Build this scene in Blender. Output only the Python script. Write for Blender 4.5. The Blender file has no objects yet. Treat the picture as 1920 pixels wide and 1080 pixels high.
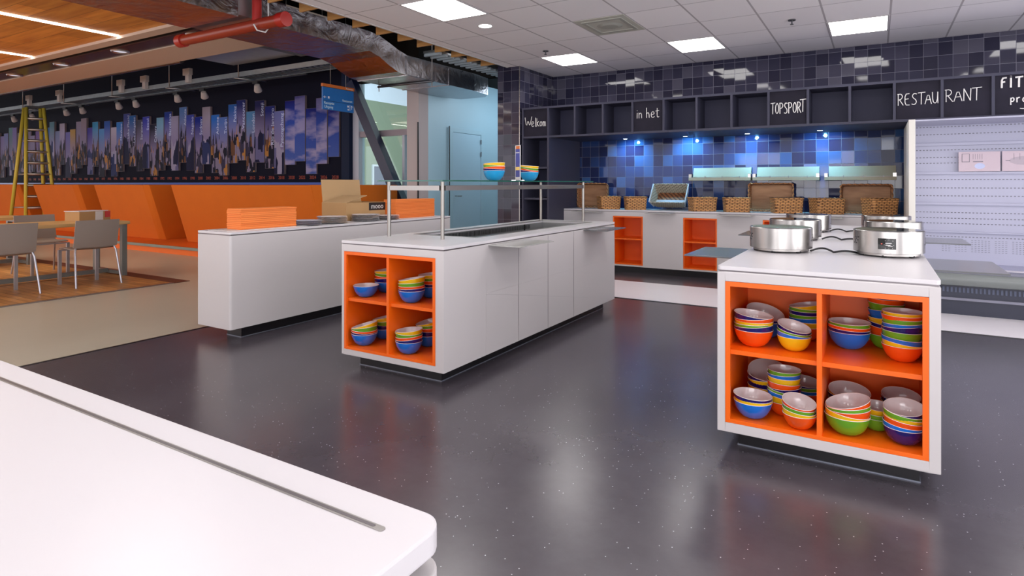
import bpy, bmesh, math, random
from math import sin, cos, pi, radians
from mathutils import Vector, Matrix

SC = bpy.context.scene
COL = SC.collection

# ---------------------------------------------------------------- camera
YAW = 0.5415
cam_d = bpy.data.cameras.new('camera')
cam = bpy.data.objects.new('camera', cam_d)
COL.objects.link(cam)
cam.location = (0, 0, 1.35)
cam.rotation_euler = (pi / 2, 0, YAW)
cam_d.sensor_width = 36
cam_d.lens = 1134.2 / 1920 * 36
cam_d.shift_y = -(540 - 344.2) / 1920
cam_d.clip_start = 0.05
cam_d.clip_end = 200
SC.camera = cam

# ---------------------------------------------------------------- world, exposure, large lights
W = bpy.data.worlds.new('world')
SC.world = W
W.use_nodes = True
W.node_tree.nodes['Background'].inputs[0].default_value = (0.97, 0.95, 1.0, 1)
W.node_tree.nodes['Background'].inputs[1].default_value = 1.5
SC.view_settings.view_transform = 'Standard'
SC.view_settings.look = 'None'
SC.view_settings.exposure = 0.48
SC.view_settings.gamma = 1
SC.view_settings.use_curve_mapping = False
PANEL_STRENGTH = 8.5


def area(name, loc, rot, size, power, color=(1, 1, 1), sy=None):
    d = bpy.data.lights.new(name, 'AREA')
    d.energy = power
    d.color = color
    d.size = size
    if sy:
        d.shape = 'RECTANGLE'
        d.size_y = sy
    o = bpy.data.objects.new(name, d)
    o.location = loc
    o.rotation_euler = rot
    COL.objects.link(o)
    return o


def spot(name, loc, target, power, color, angle=80, blend=0.6, size=0.03):
    d = bpy.data.lights.new(name, 'SPOT')
    d.energy = power
    d.color = color
    d.spot_size = radians(angle)
    d.spot_blend = blend
    d.shadow_soft_size = size
    o = bpy.data.objects.new(name, d)
    o.location = loc
    o.rotation_euler = (Vector(target) - Vector(loc)).to_track_quat('-Z', 'Y').to_euler()
    COL.objects.link(o)
    return o


area('corridor_light', (-5.45, 10.4, 2.9), (0, radians(50), 0), 0.6, 17, (0.74, 0.88, 1.0), 2.2)  # added hidden bluish fill for the pale wall, not a real fitting
area('window_daylight_rear', (0.5, -5.6, 1.3), (radians(132), 0, 0), 9.0, 230, (1.0, 0.98, 1.0), 2.2)  # added area fill behind the camera for counter fronts and ceiling
area('window_daylight_right', (6.3, 2.5, 1.2), (radians(130), 0, radians(90)), 8.0, 150, (1.0, 0.98, 1.0), 2.0)  # added area fill out of view, brightens the right sides of the counters
area('atrium_light', (-13.5, 15, 8), (0, 0, 0), 6, 900, (0.85, 0.95, 1.0), 10)  # added overhead area lamp that lights the atrium, no fitting there
area('hall_light_a', (-12, 1.0, 3.35), (0, 0, 0), 3.0, 120, (1.0, 0.86, 0.70), 5)
area('hall_light_b', (-20, 1.0, 3.35), (0, 0, 0), 3.0, 120, (1.0, 0.86, 0.70), 5)

# ---------------------------------------------------------------- tagging helpers
ORIG = {}


def tag(o, label=None, cat=None, group=None, kind=None):
    if label:
        o['label'] = label
    if cat:
        o['category'] = cat
    if group:
        o['group'] = group
    if kind:
        o['kind'] = kind
    return o


def thing(name, label, cat, loc=(0, 0, 0), rz=0.0, group=None):
    o = bpy.data.objects.new(name, None)
    o.empty_display_size = 0.1
    COL.objects.link(o)
    o.location = loc
    o.rotation_euler = (0, 0, rz)
    ORIG[o] = Vector(loc)
    return tag(o, label, cat, group)


def copy_tree(o, parent=None):
    c = o.copy()
    COL.objects.link(c)
    if parent is not None:
        c.parent = parent
    for ch in list(o.children):
        copy_tree(ch, c)
    return c


class MB:
    """collects geometry, builds ONE mesh object"""

    def __init__(s):
        s.v = []
        s.f = []
        s.m = []
        s.sm = []

    def add(s, vs, fs, m=0, smooth=False, mtx=None):
        b = len(s.v)
        for p in vs:
            p = Vector(p)
            if mtx is not None:
                p = mtx @ p
            s.v.append(p)
        for f in fs:
            s.f.append([i + b for i in f])
            s.m.append(m)
            s.sm.append(smooth)
        return s

    def box(s, x0, y0, z0, x1, y1, z1, m=0, mtx=None):
        vs = [(x0, y0, z0), (x1, y0, z0), (x1, y1, z0), (x0, y1, z0),
              (x0, y0, z1), (x1, y0, z1), (x1, y1, z1), (x0, y1, z1)]
        fs = [(0, 3, 2, 1), (4, 5, 6, 7), (0, 1, 5, 4), (1, 2, 6, 5), (2, 3, 7, 6), (3, 0, 4, 7)]
        return s.add(vs, fs, m, False, mtx)

    def prism(s, pts, z0, z1, m=0, mtx=None, smooth_side=False):
        """pts ccw outline in xy"""
        n = len(pts)
        vs = [(p[0], p[1], z0) for p in pts] + [(p[0], p[1], z1) for p in pts]
        s.add(vs, [tuple(range(n - 1, -1, -1)), tuple(range(n, 2 * n))], m, False, mtx)
        s.add(vs, [(i, (i + 1) % n, n + (i + 1) % n, n + i) for i in range(n)], m, smooth_side, mtx)
        return s

    def rbox(s, x0, y0, x1, y1, z0, z1, r, m=0, mtx=None, seg=5):
        pts = []
        for cx, cy, a0 in ((x1 - r, y0 + r, -90), (x1 - r, y1 - r, 0), (x0 + r, y1 - r, 90), (x0 + r, y0 + r, 180)):
            for k in range(seg + 1):
                a = radians(a0 + 90 * k / seg)
                pts.append((cx + r * cos(a), cy + r * sin(a)))
        return s.prism(pts, z0, z1, m, mtx)

    def hexa(s, b, t, m=0):
        """b,t: 4 bottom and 4 top points ccw"""
        return s.add(list(b) + list(t), [(0, 3, 2, 1), (4, 5, 6, 7), (0, 1, 5, 4), (1, 2, 6, 5), (2, 3, 7, 6), (3, 0, 4, 7)], m)

    def lathe(s, prof, c=(0, 0, 0), n=32, m=0, mtx=None, mats=None, cap0=False, cap1=False):
        vs = []
        for r, z in prof:
            for k in range(n):
                a = 2 * pi * k / n
                vs.append((c[0] + r * cos(a), c[1] + r * sin(a), c[2] + z))
        for i in range(len(prof) - 1):
            mm = mats[i] if mats else m
            s.add([], [], mm)
            fs = [(i * n + k, i * n + (k + 1) % n, (i + 1) * n + (k + 1) % n, (i + 1) * n + k) for k in range(n)]
            if i == 0:
                base = len(s.v)
                for p in vs:
                    p = Vector(p)
                    s.v.append(mtx @ p if mtx is not None else p)
            for f in fs:
                s.f.append([base + j for j in f])
                s.m.append(mm)
                s.sm.append(True)
        if cap0:
            s.f.append([base + k for k in range(n - 1, -1, -1)])
            s.m.append(mats[0] if mats else m)
            s.sm.append(False)
        if cap1:
            o = (len(prof) - 1) * n
            s.f.append([base + o + k for k in range(n)])
            s.m.append(mats[-1] if mats else m)
            s.sm.append(False)
        return s

    def cyl(s, x, y, z0, z1, r, n=20, m=0, mtx=None):
        return s.lathe([(r, z0), (r, z1)], (x, y, 0), n, m, mtx, None, True, True)

    def tube(s, pts, r, n=10, m=0, flat=1.0, cap=True):
        pts = [Vector(p) for p in pts]
        rings = []
        up = Vector((0, 0, 1))
        prev = None
        for i, p in enumerate(pts):
            if i == 0:
                d = pts[1] - pts[0]
            elif i == len(pts) - 1:
                d = pts[-1] - pts[-2]
            else:
                d = (pts[i + 1] - pts[i]).normalized() + (pts[i] - pts[i - 1]).normalized()
            if d.length < 1e-9:
                d = Vector((0, 0, 1))
            d.normalize()
            ref = prev if prev is not None else (Vector((1, 0, 0)) if abs(d.z) > 0.9 else up)
            a = d.cross(ref)
            if a.length < 1e-5:
                a = d.cross(Vector((0.3, 1, 0.2)))
            a.normalize()
            b = a.cross(d).normalized()
            prev = b
            rings.append([p + a * (r * cos(2 * pi * k / n)) + b * (r * flat * sin(2 * pi * k / n)) for k in range(n)])
        vs = [q for ring in rings for q in ring]
        fs = []
        for i in range(len(rings) - 1):
            for k in range(n):
                fs.append((i * n + k, i * n + (k + 1) % n, (i + 1) * n + (k + 1) % n, (i + 1) * n + k))
        s.add(vs, fs, m, True)
        if cap:
            s.add(rings[0], [tuple(range(n - 1, -1, -1))], m)
            s.add(rings[-1], [tuple(range(n))], m)
        return s

    def sphere(s, c, r, m=0, nu=14, nv=8, sc=(1, 1, 1)):
        prof = []
        for i in range(nv + 1):
            a = -pi / 2 + pi * i / nv
            prof.append((max(1e-4, r * cos(a)), r * sin(a)))
        M = Matrix.Translation(c) @ Matrix.Diagonal((sc[0], sc[1], sc[2], 1))
        return s.lathe(prof, (0, 0, 0), nu, m, M)

    def build(s, name, mats, parent=None, origin=None, bevel=0.0, world=True, auto=False):
        if not isinstance(mats, (list, tuple)):
            mats = [mats]
        off = Vector((0, 0, 0))
        if parent is not None and world:
            off = ORIG.get(parent, Vector((0, 0, 0)))
        elif origin is not None:
            off = Vector(origin)
        me = bpy.data.meshes.new(name)
        me.from_pydata([tuple(p - off) for p in s.v], [], s.f)
        for m in mats:
            me.materials.append(m)
        me.polygons.foreach_set('material_index', s.m)
        me.polygons.foreach_set('use_smooth', s.sm)
        bm = bmesh.new()
        bm.from_mesh(me)
        bmesh.ops.remove_doubles(bm, verts=bm.verts, dist=1e-5)
        bmesh.ops.recalc_face_normals(bm, faces=bm.faces)
        for e in bm.edges:
            if len(e.link_faces) == 2 and e.calc_face_angle(0) > radians(38):
                e.smooth = False
        if bevel > 0:
            es = [e for e in bm.edges if len(e.link_faces) == 2 and e.calc_face_angle(0) > radians(50)]
            bmesh.ops.bevel(bm, geom=es, offset=bevel, segments=2, profile=0.7, affect='EDGES', clamp_overlap=True)
        bm.to_mesh(me)
        bm.free()
        me.update()
        o = bpy.data.objects.new(name, me)
        COL.objects.link(o)
        if parent is not None:
            o.parent = parent
            ORIG[o] = off
        else:
            o.location = off
            ORIG[o] = off
        return o


# ---------------------------------------------------------------- materials
def nt(name):
    m = bpy.data.materials.new(name)
    m.use_nodes = True
    t = m.node_tree
    return m, t, t.nodes['Principled BSDF']


def mat(name, col, rough=0.5, metal=0.0, spec=0.5, noise=0.0, nscale=20, bump=0.0, bscale=60, emit=None, es=0, coat=0.0, stretch=(1, 1, 1)):
    m, t, b = nt(name)
    b.inputs['Base Color'].default_value = (*col, 1)
    b.inputs['Roughness'].default_value = rough
    b.inputs['Metallic'].default_value = metal
    b.inputs['Specular IOR Level'].default_value = spec
    if coat:
        b.inputs['Coat Weight'].default_value = coat
        b.inputs['Coat Roughness'].default_value = 0.08
    if noise or bump:
        tc = t.nodes.new('ShaderNodeTexCoord')
        mp = t.nodes.new('ShaderNodeMapping')
        mp.inputs['Scale'].default_value = stretch
        t.links.new(tc.outputs['Object'], mp.inputs[0])
        if noise:
            n = t.nodes.new('ShaderNodeTexNoise')
            n.inputs['Scale'].default_value = nscale
            n.inputs['Detail'].default_value = 5
            t.links.new(mp.outputs[0], n.inputs['Vector'])
            mx = t.nodes.new('ShaderNodeMix')
            mx.data_type = 'RGBA'
            mx.inputs['A'].default_value = (*[c * (1 - noise) for c in col], 1)
            mx.inputs['B'].default_value = (*[min(1, c * (1 + noise)) for c in col], 1)
            t.links.new(n.outputs[0], mx.inputs['Factor'])
            t.links.new(mx.outputs['Result'], b.inputs['Base Color'])
        if bump:
            n = t.nodes.new('ShaderNodeTexNoise')
            n.inputs['Scale'].default_value = bscale
            n.inputs['Detail'].default_value = 3
            t.links.new(mp.outputs[0], n.inputs['Vector'])
            bp = t.nodes.new('ShaderNodeBump')
            bp.inputs['Strength'].default_value = bump
            bp.inputs['Distance'].default_value = 0.01
            t.links.new(n.outputs[0], bp.inputs['Height'])
            t.links.new(bp.outputs[0], b.inputs['Normal'])
    if emit:
        b.inputs['Emission Color'].default_value = (*emit, 1)
        b.inputs['Emission Strength'].default_value = es
    return m


def math_n(t, op, a, b=None):
    n = t.nodes.new('ShaderNodeMath')
    n.operation = op
    for i, x in enumerate((a, b)):
        if x is None:
            continue
        if isinstance(x, (int, float)):
            n.inputs[i].default_value = x
        else:
            t.links.new(x, n.inputs[i])
    return n.outputs[0]


def ramp(t, fac, stops, const=False):
    r = t.nodes.new('ShaderNodeValToRGB')
    if const:
        r.color_ramp.interpolation = 'CONSTANT'
    els = r.color_ramp.elements
    while len(els) < len(stops):
        els.new(0.5)
    for e, (p, c) in zip(els, stops):
        e.position = p
        e.color = (*c, 1)
    t.links.new(fac, r.inputs[0])
    return r.outputs[0]


def tile_mat(name='dark_wall_tile', stops=None):
    """dark glazed wall tiles with slightly different tones and tilts"""
    m, t, b = nt(name)
    geo = t.nodes.new('ShaderNodeNewGeometry')
    sx = t.nodes.new('ShaderNodeSeparateXYZ')
    t.links.new(geo.outputs['Position'], sx.inputs[0])
    s = math_n(t, 'ADD', sx.outputs[0], sx.outputs[1])
    P, Q = 0.1538, 0.1685
    u = math_n(t, 'DIVIDE', math_n(t, 'ADD', s, 40 * P - (9.35 - 4.246) + 0.0), P)
    v = math_n(t, 'DIVIDE', math_n(t, 'SUBTRACT', sx.outputs[2], 1.455 - 20 * Q), Q)
    fu, fv = math_n(t, 'FLOOR', u), math_n(t, 'FLOOR', v)
    cu, cv = math_n(t, 'FRACT', u), math_n(t, 'FRACT', v)
    cmb = t.nodes.new('ShaderNodeCombineXYZ')
    t.links.new(fu, cmb.inputs[0])
    t.links.new(fv, cmb.inputs[1])
    wn = t.nodes.new('ShaderNodeTexWhiteNoise')
    wn.noise_dimensions = '3D'
    t.links.new(cmb.outputs[0], wn.inputs['Vector'])
    col = ramp(t, wn.outputs['Value'], stops or [(0.0, (0.018, 0.017, 0.036)), (0.30, (0.027, 0.026, 0.050)), (0.58, (0.042, 0.040, 0.068)),
                                        (0.80, (0.066, 0.063, 0.092))], True)
    du = math_n(t, 'ABSOLUTE', math_n(t, 'SUBTRACT', cu, 0.5))
    dv = math_n(t, 'ABSOLUTE', math_n(t, 'SUBTRACT', cv, 0.5))
    g = math_n(t, 'GREATER_THAN', math_n(t, 'MAXIMUM', du, dv), 0.486)
    mx = t.nodes.new('ShaderNodeMix')
    mx.data_type = 'RGBA'
    t.links.new(g, mx.inputs['Factor'])
    t.links.new(col, mx.inputs['A'])
    mx.inputs['B'].default_value = (0.13, 0.13, 0.17, 1)
    t.links.new(mx.outputs['Result'], b.inputs['Base Color'])
    b.inputs['Roughness'].default_value = 0.16
    b.inputs['Specular IOR Level'].default_value = 0.38
    t.links.new(math_n(t, 'ADD', math_n(t, 'MULTIPLY', g, 0.5), 0.055), b.inputs['Roughness'])
    # every tile is set at a slightly different angle
    sub = t.nodes.new('ShaderNodeVectorMath')
    sub.operation = 'SUBTRACT'
    t.links.new(wn.outputs['Color'], sub.inputs[0])
    sub.inputs[1].default_value = (0.5, 0.5, 0.5)
    scl = t.nodes.new('ShaderNodeVectorMath')
    scl.operation = 'SCALE'
    t.links.new(sub.outputs[0], scl.inputs[0])
    scl.inputs['Scale'].default_value = 0.05
    ad = t.nodes.new('ShaderNodeVectorMath')
    ad.operation = 'ADD'
    t.links.new(geo.outputs['Normal'], ad.inputs[0])
    t.links.new(scl.outputs[0], ad.inputs[1])
    nm = t.nodes.new('ShaderNodeVectorMath')
    nm.operation = 'NORMALIZE'
    t.links.new(ad.outputs[0], nm.inputs[0])
    t.links.new(nm.outputs[0], b.inputs['Normal'])
    return m


def ceiling_mat():
    m, t, b = nt('ceiling_tile')
    geo = t.nodes.new('ShaderNodeNewGeometry')
    sx = t.nodes.new('ShaderNodeSeparateXYZ')
    t.links.new(geo.outputs['Position'], sx.inputs[0])
    u = math_n(t, 'DIVIDE', math_n(t, 'ADD', sx.outputs[0], 2.972 + 20 * 0.6212), 0.6212)
    v = math_n(t, 'DIVIDE', math_n(t, 'ADD', sx.outputs[1], -6.258 + 20 * 0.763), 0.763)
    du = math_n(t, 'ABSOLUTE', math_n(t, 'SUBTRACT', math_n(t, 'FRACT', u), 0.5))
    dv = math_n(t, 'ABSOLUTE', math_n(t, 'SUBTRACT', math_n(t, 'FRACT', v), 0.5))
    g = math_n(t, 'MAXIMUM', math_n(t, 'GREATER_THAN', du, 0.484), math_n(t, 'GREATER_THAN', dv, 0.4915))
    cmb = t.nodes.new('ShaderNodeCombineXYZ')
    t.links.new(math_n(t, 'FLOOR', u), cmb.inputs[0])
    t.links.new(math_n(t, 'FLOOR', v), cmb.inputs[1])
    wn = t.nodes.new('ShaderNodeTexWhiteNoise')
    t.links.new(cmb.outputs[0], wn.inputs['Vector'])
    col = ramp(t, wn.outputs['Value'], [(0, (0.85, 0.82, 0.84)), (1, (0.90, 0.87, 0.885))])
    mx = t.nodes.new('ShaderNodeMix')
    mx.data_type = 'RGBA'
    t.links.new(g, mx.inputs['Factor'])
    t.links.new(col, mx.inputs['A'])
    mx.inputs['B'].default_value = (0.46, 0.43, 0.45, 1)
    t.links.new(mx.outputs['Result'], b.inputs['Base Color'])
    b.inputs['Roughness'].default_value = 0.9
    return m


def floor_mat():
    m, t, b = nt('dark_speckled_vinyl')
    geo = t.nodes.new('ShaderNodeNewGeometry')
    n = t.nodes.new('ShaderNodeTexNoise')
    n.inputs['Scale'].default_value = 2.2
    n.inputs['Detail'].default_value = 9
    n.inputs['Roughness'].default_value = 0.7
    t.links.new(geo.outputs['Position'], n.inputs['Vector'])
    col = ramp(t, n.outputs[0], [(0.3, (0.056, 0.048, 0.060)), (0.7, (0.082, 0.073, 0.088))])
    vo = t.nodes.new('ShaderNodeTexVoronoi')
    vo.inputs['Scale'].default_value = 42
    t.links.new(geo.outputs['Position'], vo.inputs['Vector'])
    wn = t.nodes.new('ShaderNodeSeparateColor')
    t.links.new(vo.outputs['Color'], wn.inputs[0])
    keep = math_n(t, 'GREATER_THAN', wn.outputs[0], 0.72)
    sp = math_n(t, 'MULTIPLY', math_n(t, 'LESS_THAN', vo.outputs['Distance'], 0.10), keep)
    mx = t.nodes.new('ShaderNodeMix')
    mx.data_type = 'RGBA'
    t.links.new(sp, mx.inputs['Factor'])
    t.links.new(col, mx.inputs['A'])
    mx.inputs['B'].default_value = (0.55, 0.55, 0.60, 1)
    t.links.new(mx.outputs['Result'], b.inputs['Base Color'])
    b.inputs['Specular IOR Level'].default_value = 0.9
    b.inputs['Roughness'].default_value = 0.25
    return m


def wood_mat(name, c0, c1, scale=(1, 6, 6), rough=0.45, plank=None):
    m, t, b = nt(name)
    geo = t.nodes.new('ShaderNodeNewGeometry')
    mp = t.nodes.new('ShaderNodeMapping')
    mp.inputs['Scale'].default_value = scale
    t.links.new(geo.outputs['Position'], mp.inputs[0])
    n = t.nodes.new('ShaderNodeTexNoise')
    n.inputs['Scale'].default_value = 2.0
    n.inputs['Detail'].default_value = 8
    t.links.new(mp.outputs[0], n.inputs['Vector'])
    col = ramp(t, n.outputs[0], [(0.3, c0), (0.7, c1)])
    if plank:
        br = t.nodes.new('ShaderNodeTexBrick')
        br.inputs['Scale'].default_value = 1.0
        br.inputs['Brick Width'].default_value = plank[0]
        br.inputs['Row Height'].default_value = plank[1]
        br.inputs['Mortar Size'].default_value = 0.004
        br.inputs['Color1'].default_value = (1.15, 1.15, 1.15, 1)
        br.inputs['Color2'].default_value = (0.75, 0.72, 0.7, 1)
        br.inputs['Mortar'].default_value = (0.35, 0.3, 0.3, 1)
        t.links.new(geo.outputs['Position'], br.inputs['Vector'])
        mx = t.nodes.new('ShaderNodeMix')
        mx.data_type = 'RGBA'
        mx.blend_type = 'MULTIPLY'
        mx.inputs['Factor'].default_value = 1
        t.links.new(col, mx.inputs['A'])
        t.links.new(br.outputs['Color'], mx.inputs['B'])
        col = mx.outputs['Result']
    t.links.new(col, b.inputs['Base Color'])
    b.inputs['Roughness'].default_value = rough
    return m


def foil_mat():
    m, t, b = nt('crinkled_foil')
    b.inputs['Metallic'].default_value = 1
    b.inputs['Base Color'].default_value = (0.36, 0.355, 0.38, 1)
    b.inputs['Roughness'].default_value = 0.26
    tc = t.nodes.new('ShaderNodeTexCoord')
    n = t.nodes.new('ShaderNodeTexNoise')
    n.inputs['Scale'].default_value = 4.0
    n.inputs['Detail'].default_value = 7
    n.inputs['Distortion'].default_value = 1.5
    t.links.new(tc.outputs['Object'], n.inputs['Vector'])
    bp = t.nodes.new('ShaderNodeBump')
    bp.inputs['Strength'].default_value = 0.35
    bp.inputs['Distance'].default_value = 0.04
    t.links.new(n.outputs[0], bp.inputs['Height'])
    t.links.new(bp.outputs[0], b.inputs['Normal'])
    return m


def weave_mat(name, a, bcol):
    """woven wicker strands"""
    m, t, b = nt(name)
    tc = t.nodes.new('ShaderNodeTexCoord')
    sx = t.nodes.new('ShaderNodeSeparateXYZ')
    t.links.new(tc.outputs['Object'], sx.inputs[0])
    s = math_n(t, 'ADD', sx.outputs[0], sx.outputs[1])
    row = math_n(t, 'MULTIPLY', sx.outputs[2], 48.0)
    fr = math_n(t, 'FLOOR', row)
    shift = math_n(t, 'MULTIPLY', math_n(t, 'MODULO', fr, 2.0), 0.5)
    cx = math_n(t, 'FRACT', math_n(t, 'ADD', math_n(t, 'MULTIPLY', s, 15.0), math_n(t, 'ADD', shift, 50.0)))
    cz = math_n(t, 'FRACT', row)
    hx = math_n(t, 'SINE', math_n(t, 'MULTIPLY', cx, pi))
    hz = math_n(t, 'SINE', math_n(t, 'MULTIPLY', cz, pi))
    h = math_n(t, 'MULTIPLY', math_n(t, 'POWER', hx, 0.55), math_n(t, 'POWER', hz, 1.1))
    n = t.nodes.new('ShaderNodeTexNoise')
    n.inputs['Scale'].default_value = 30
    t.links.new(tc.outputs['Object'], n.inputs['Vector'])
    col = ramp(t, math_n(t, 'MULTIPLY', h, math_n(t, 'ADD', n.outputs[0], 0.5)), [(0.22, a), (0.55, bcol)])
    t.links.new(col, b.inputs['Base Color'])
    b.inputs['Roughness'].default_value = 0.6
    bp = t.nodes.new('ShaderNodeBump')
    bp.inputs['Strength'].default_value = 0.8
    bp.inputs['Distance'].default_value = 0.006
    t.links.new(h, bp.inputs['Height'])
    t.links.new(bp.outputs[0], b.inputs['Normal'])
    return m


def photo_mat(kind):
    """printed photograph strips: object colour tints the sky, the lower part is a city, mountains or clouds"""
    m, t, b = nt('printed_photo_' + kind)
    oi = t.nodes.new('ShaderNodeObjectInfo')
    tc = t.nodes.new('ShaderNodeTexCoord')
    sx = t.nodes.new('ShaderNodeSeparateXYZ')
    t.links.new(tc.outputs['Generated'], sx.inputs[0])
    z = sx.outputs[2]
    ob = t.nodes.new('ShaderNodeSeparateXYZ')
    t.links.new(tc.outputs['Object'], ob.inputs[0])
    cmb = t.nodes.new('ShaderNodeCombineXYZ')
    rnd = math_n(t, 'MULTIPLY', oi.outputs['Random'], 90.0)
    t.links.new(math_n(t, 'ADD', ob.outputs[0], rnd), cmb.inputs[0])
    t.links.new(ob.outputs[2], cmb.inputs[1])
    t.links.new(rnd, cmb.inputs[2])
    sky = t.nodes.new('ShaderNodeMix')
    sky.data_type = 'RGBA'
    sky.inputs['A'].default_value = (0.24, 0.20, 0.36, 1)
    t.links.new(oi.outputs['Color'], sky.inputs['B'])
    t.links.new(math_n(t, 'MULTIPLY', math_n(t, 'SUBTRACT', z, 0.42), 2.0), sky.inputs['Factor'])
    n = t.nodes.new('ShaderNodeTexNoise')
    n.inputs['Detail'].default_value = 7
    mp = t.nodes.new('ShaderNodeMapping')
    t.links.new(cmb.outputs[0], mp.inputs[0])
    t.links.new(mp.outputs[0], n.inputs['Vector'])
    if kind == 'cloud':
        mp.inputs['Scale'].default_value = (1.2, 3.4, 1)
        n.inputs['Scale'].default_value = 0.95
        cl = ramp(t, n.outputs[0], [(0.46, (0, 0, 0)), (0.60, (1, 1, 1))])
        mx = t.nodes.new('ShaderNodeMix')
        mx.data_type = 'RGBA'
        t.links.new(math_n(t, 'MULTIPLY', cl, math_n(t, 'SUBTRACT', 1.35, z)), mx.inputs['Factor'])
        t.links.new(ramp(t, z, [(0, (0.07, 0.12, 0.42)), (0.6, (0.03, 0.07, 0.36)), (1, (0.006, 0.008, 0.16))]), mx.inputs['A'])
        mx.inputs['B'].default_value = (0.36, 0.32, 0.52, 1)
        res = mx.outputs['Result']
    else:
        if kind == 'city':
            mp.inputs['Scale'].default_value = (14, 0.2, 1)
            n.inputs['Scale'].default_value = 1.0
            sk = math_n(t, 'ADD', math_n(t, 'MULTIPLY', math_n(t, 'SUBTRACT', n.outputs[0], 0.5), 1.2), 0.50)
        else:
            mp.inputs['Scale'].default_value = (2.5, 0.3, 1)
            n.inputs['Scale'].default_value = 1.6
            sk = math_n(t, 'ADD', math_n(t, 'MULTIPLY', math_n(t, 'SUBTRACT', n.outputs[0], 0.5), 0.9), 0.5)
        below = math_n(t, 'LESS_THAN', z, sk)
        vo = t.nodes.new('ShaderNodeTexVoronoi')
        vo.distance = 'CHEBYCHEV'
        vo.inputs['Scale'].default_value = 9 if kind == 'city' else 4
        mp2 = t.nodes.new('ShaderNodeMapping')
        mp2.inputs['Scale'].default_value = (1.6, 0.5, 1)
        t.links.new(cmb.outputs[0], mp2.inputs[0])
        t.links.new(mp2.outputs[0], vo.inputs['Vector'])
        sp = t.nodes.new('ShaderNodeSeparateColor')
        t.links.new(vo.outputs['Color'], sp.inputs[0])
        if kind == 'city':
            bc = ramp(t, sp.outputs[0], [(0, (0.006, 0.006, 0.02)), (0.42, (0.035, 0.03, 0.07)), (0.62, (0.14, 0.06, 0.03)),
                                         (0.74, (0.24, 0.20, 0.30)), (0.93, (0.45, 0.20, 0.05))], True)
        else:
            bc = ramp(t, sp.outputs[0], [(0, (0.006, 0.006, 0.04)), (0.4, (0.02, 0.03, 0.12)), (0.65, (0.14, 0.13, 0.28)),
                                         (0.85, (0.34, 0.31, 0.45))], True)
        mx = t.nodes.new('ShaderNodeMix')
        mx.data_type = 'RGBA'
        t.links.new(below, mx.inputs['Factor'])
        t.links.new(sky.outputs['Result'], mx.inputs['A'])
        t.links.new(bc, mx.inputs['B'])
        res = mx.outputs['Result']
    t.links.new(res, b.inputs['Base Color'])
    b.inputs['Roughness'].default_value = 0.55
    b.inputs['Specular IOR Level'].default_value = 0.12
    return m


M = {}
M['tile'] = tile_mat()
M['tileblue'] = tile_mat('navy_wall_tile', [(0.0, (0.010, 0.014, 0.055)), (0.30, (0.014, 0.024, 0.085)), (0.58, (0.018, 0.040, 0.130)), (0.80, (0.030, 0.075, 0.200))])  # blue spot light partly put into the colour of the lower tiles
M['ceil'] = ceiling_mat()
M['floor'] = floor_mat()
M['white'] = mat('white_laminate', (0.60, 0.57, 0.575), 0.38, noise=0.02, nscale=3)
M['top'] = mat('white_worktop', (0.68, 0.655, 0.675), 0.32, noise=0.015, nscale=4)
M['gap'] = mat('steel_shadow_gap', (0.20, 0.18, 0.19), 0.35, 0.7)
M['plinth'] = mat('black_plinth', (0.008, 0.007, 0.010), 0.35)
M['plinthline'] = mat('plinth_edge_strip', (0.30, 0.33, 0.40), 0.3, 0.6)
M['orange'] = mat('orange_laminate', (0.90, 0.135, 0.001), 0.42, noise=0.03, nscale=5)
M['steel'] = mat('brushed_steel', (0.42, 0.405, 0.39), 0.26, 1.0, noise=0.38, nscale=34, stretch=(1, 1, 0.01))
M['steel2'] = mat('satin_steel', (0.42, 0.40, 0.385), 0.36, 1.0, noise=0.05, nscale=12)
M['railplate'] = mat('pale_anodised_rail', (0.34, 0.29, 0.20), 0.55, 0.1)
M['poststeel'] = mat('post_steel', (0.30, 0.285, 0.265), 0.38, 1.0)
M['darksteel'] = mat('dark_steel', (0.12, 0.12, 0.13), 0.4, 0.9)
M['black'] = mat('black_plastic', (0.012, 0.012, 0.014), 0.45)
M['blackglass'] = mat('black_glass', (0.015, 0.016, 0.016), 0.04, spec=0.8)
M['flap'] = mat('smoked_glass_flap', (0.12, 0.125, 0.13), 0.16, spec=0.4)
M['flapw'] = mat('light_glass_flap', (0.42, 0.42, 0.40), 0.2, spec=0.7)
M['shelf'] = mat('anthracite_laminate', (0.046, 0.046, 0.076), 0.5, spec=0.3, noise=0.05, nscale=6)
M['shelfin'] = mat('anthracite_back', (0.040, 0.040, 0.078), 0.55, spec=0.3, noise=0.05, nscale=6)
M['chalkboard'] = mat('chalkboard_black', (0.018, 0.016, 0.028), 0.7, spec=0.2, noise=0.35, nscale=7)
M['chalk'] = mat('chalk_white', (0.80, 0.78, 0.76), 0.9)
M['strip'] = mat('white_vinyl', (0.84, 0.80, 0.83), 0.35, noise=0.02, nscale=2)
M['beige'] = mat('beige_floor', (0.50, 0.47, 0.38), 0.32, noise=0.06, nscale=1.5)
M['parquet'] = wood_mat('parquet', (0.42, 0.19, 0.055), (0.60, 0.32, 0.11), (1, 5, 5), 0.4, (0.9, 0.09))
M['parqedge'] = mat('dark_red_border', (0.14, 0.045, 0.025), 0.5)
M['woodceil'] = wood_mat('wood_ceiling', (0.62, 0.24, 0.035), (0.90, 0.44, 0.09), (0.7, 6, 6), 0.5, (2.4, 0.30))
M['baffle'] = wood_mat('wood_baffle', (0.42, 0.20, 0.06), (0.56, 0.30, 0.10), (4, 4, 30), 0.5)
M['tabletop'] = wood_mat('oak_tabletop', (0.42, 0.24, 0.08), (0.62, 0.40, 0.17), (6, 1.2, 6), 0.4)
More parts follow.
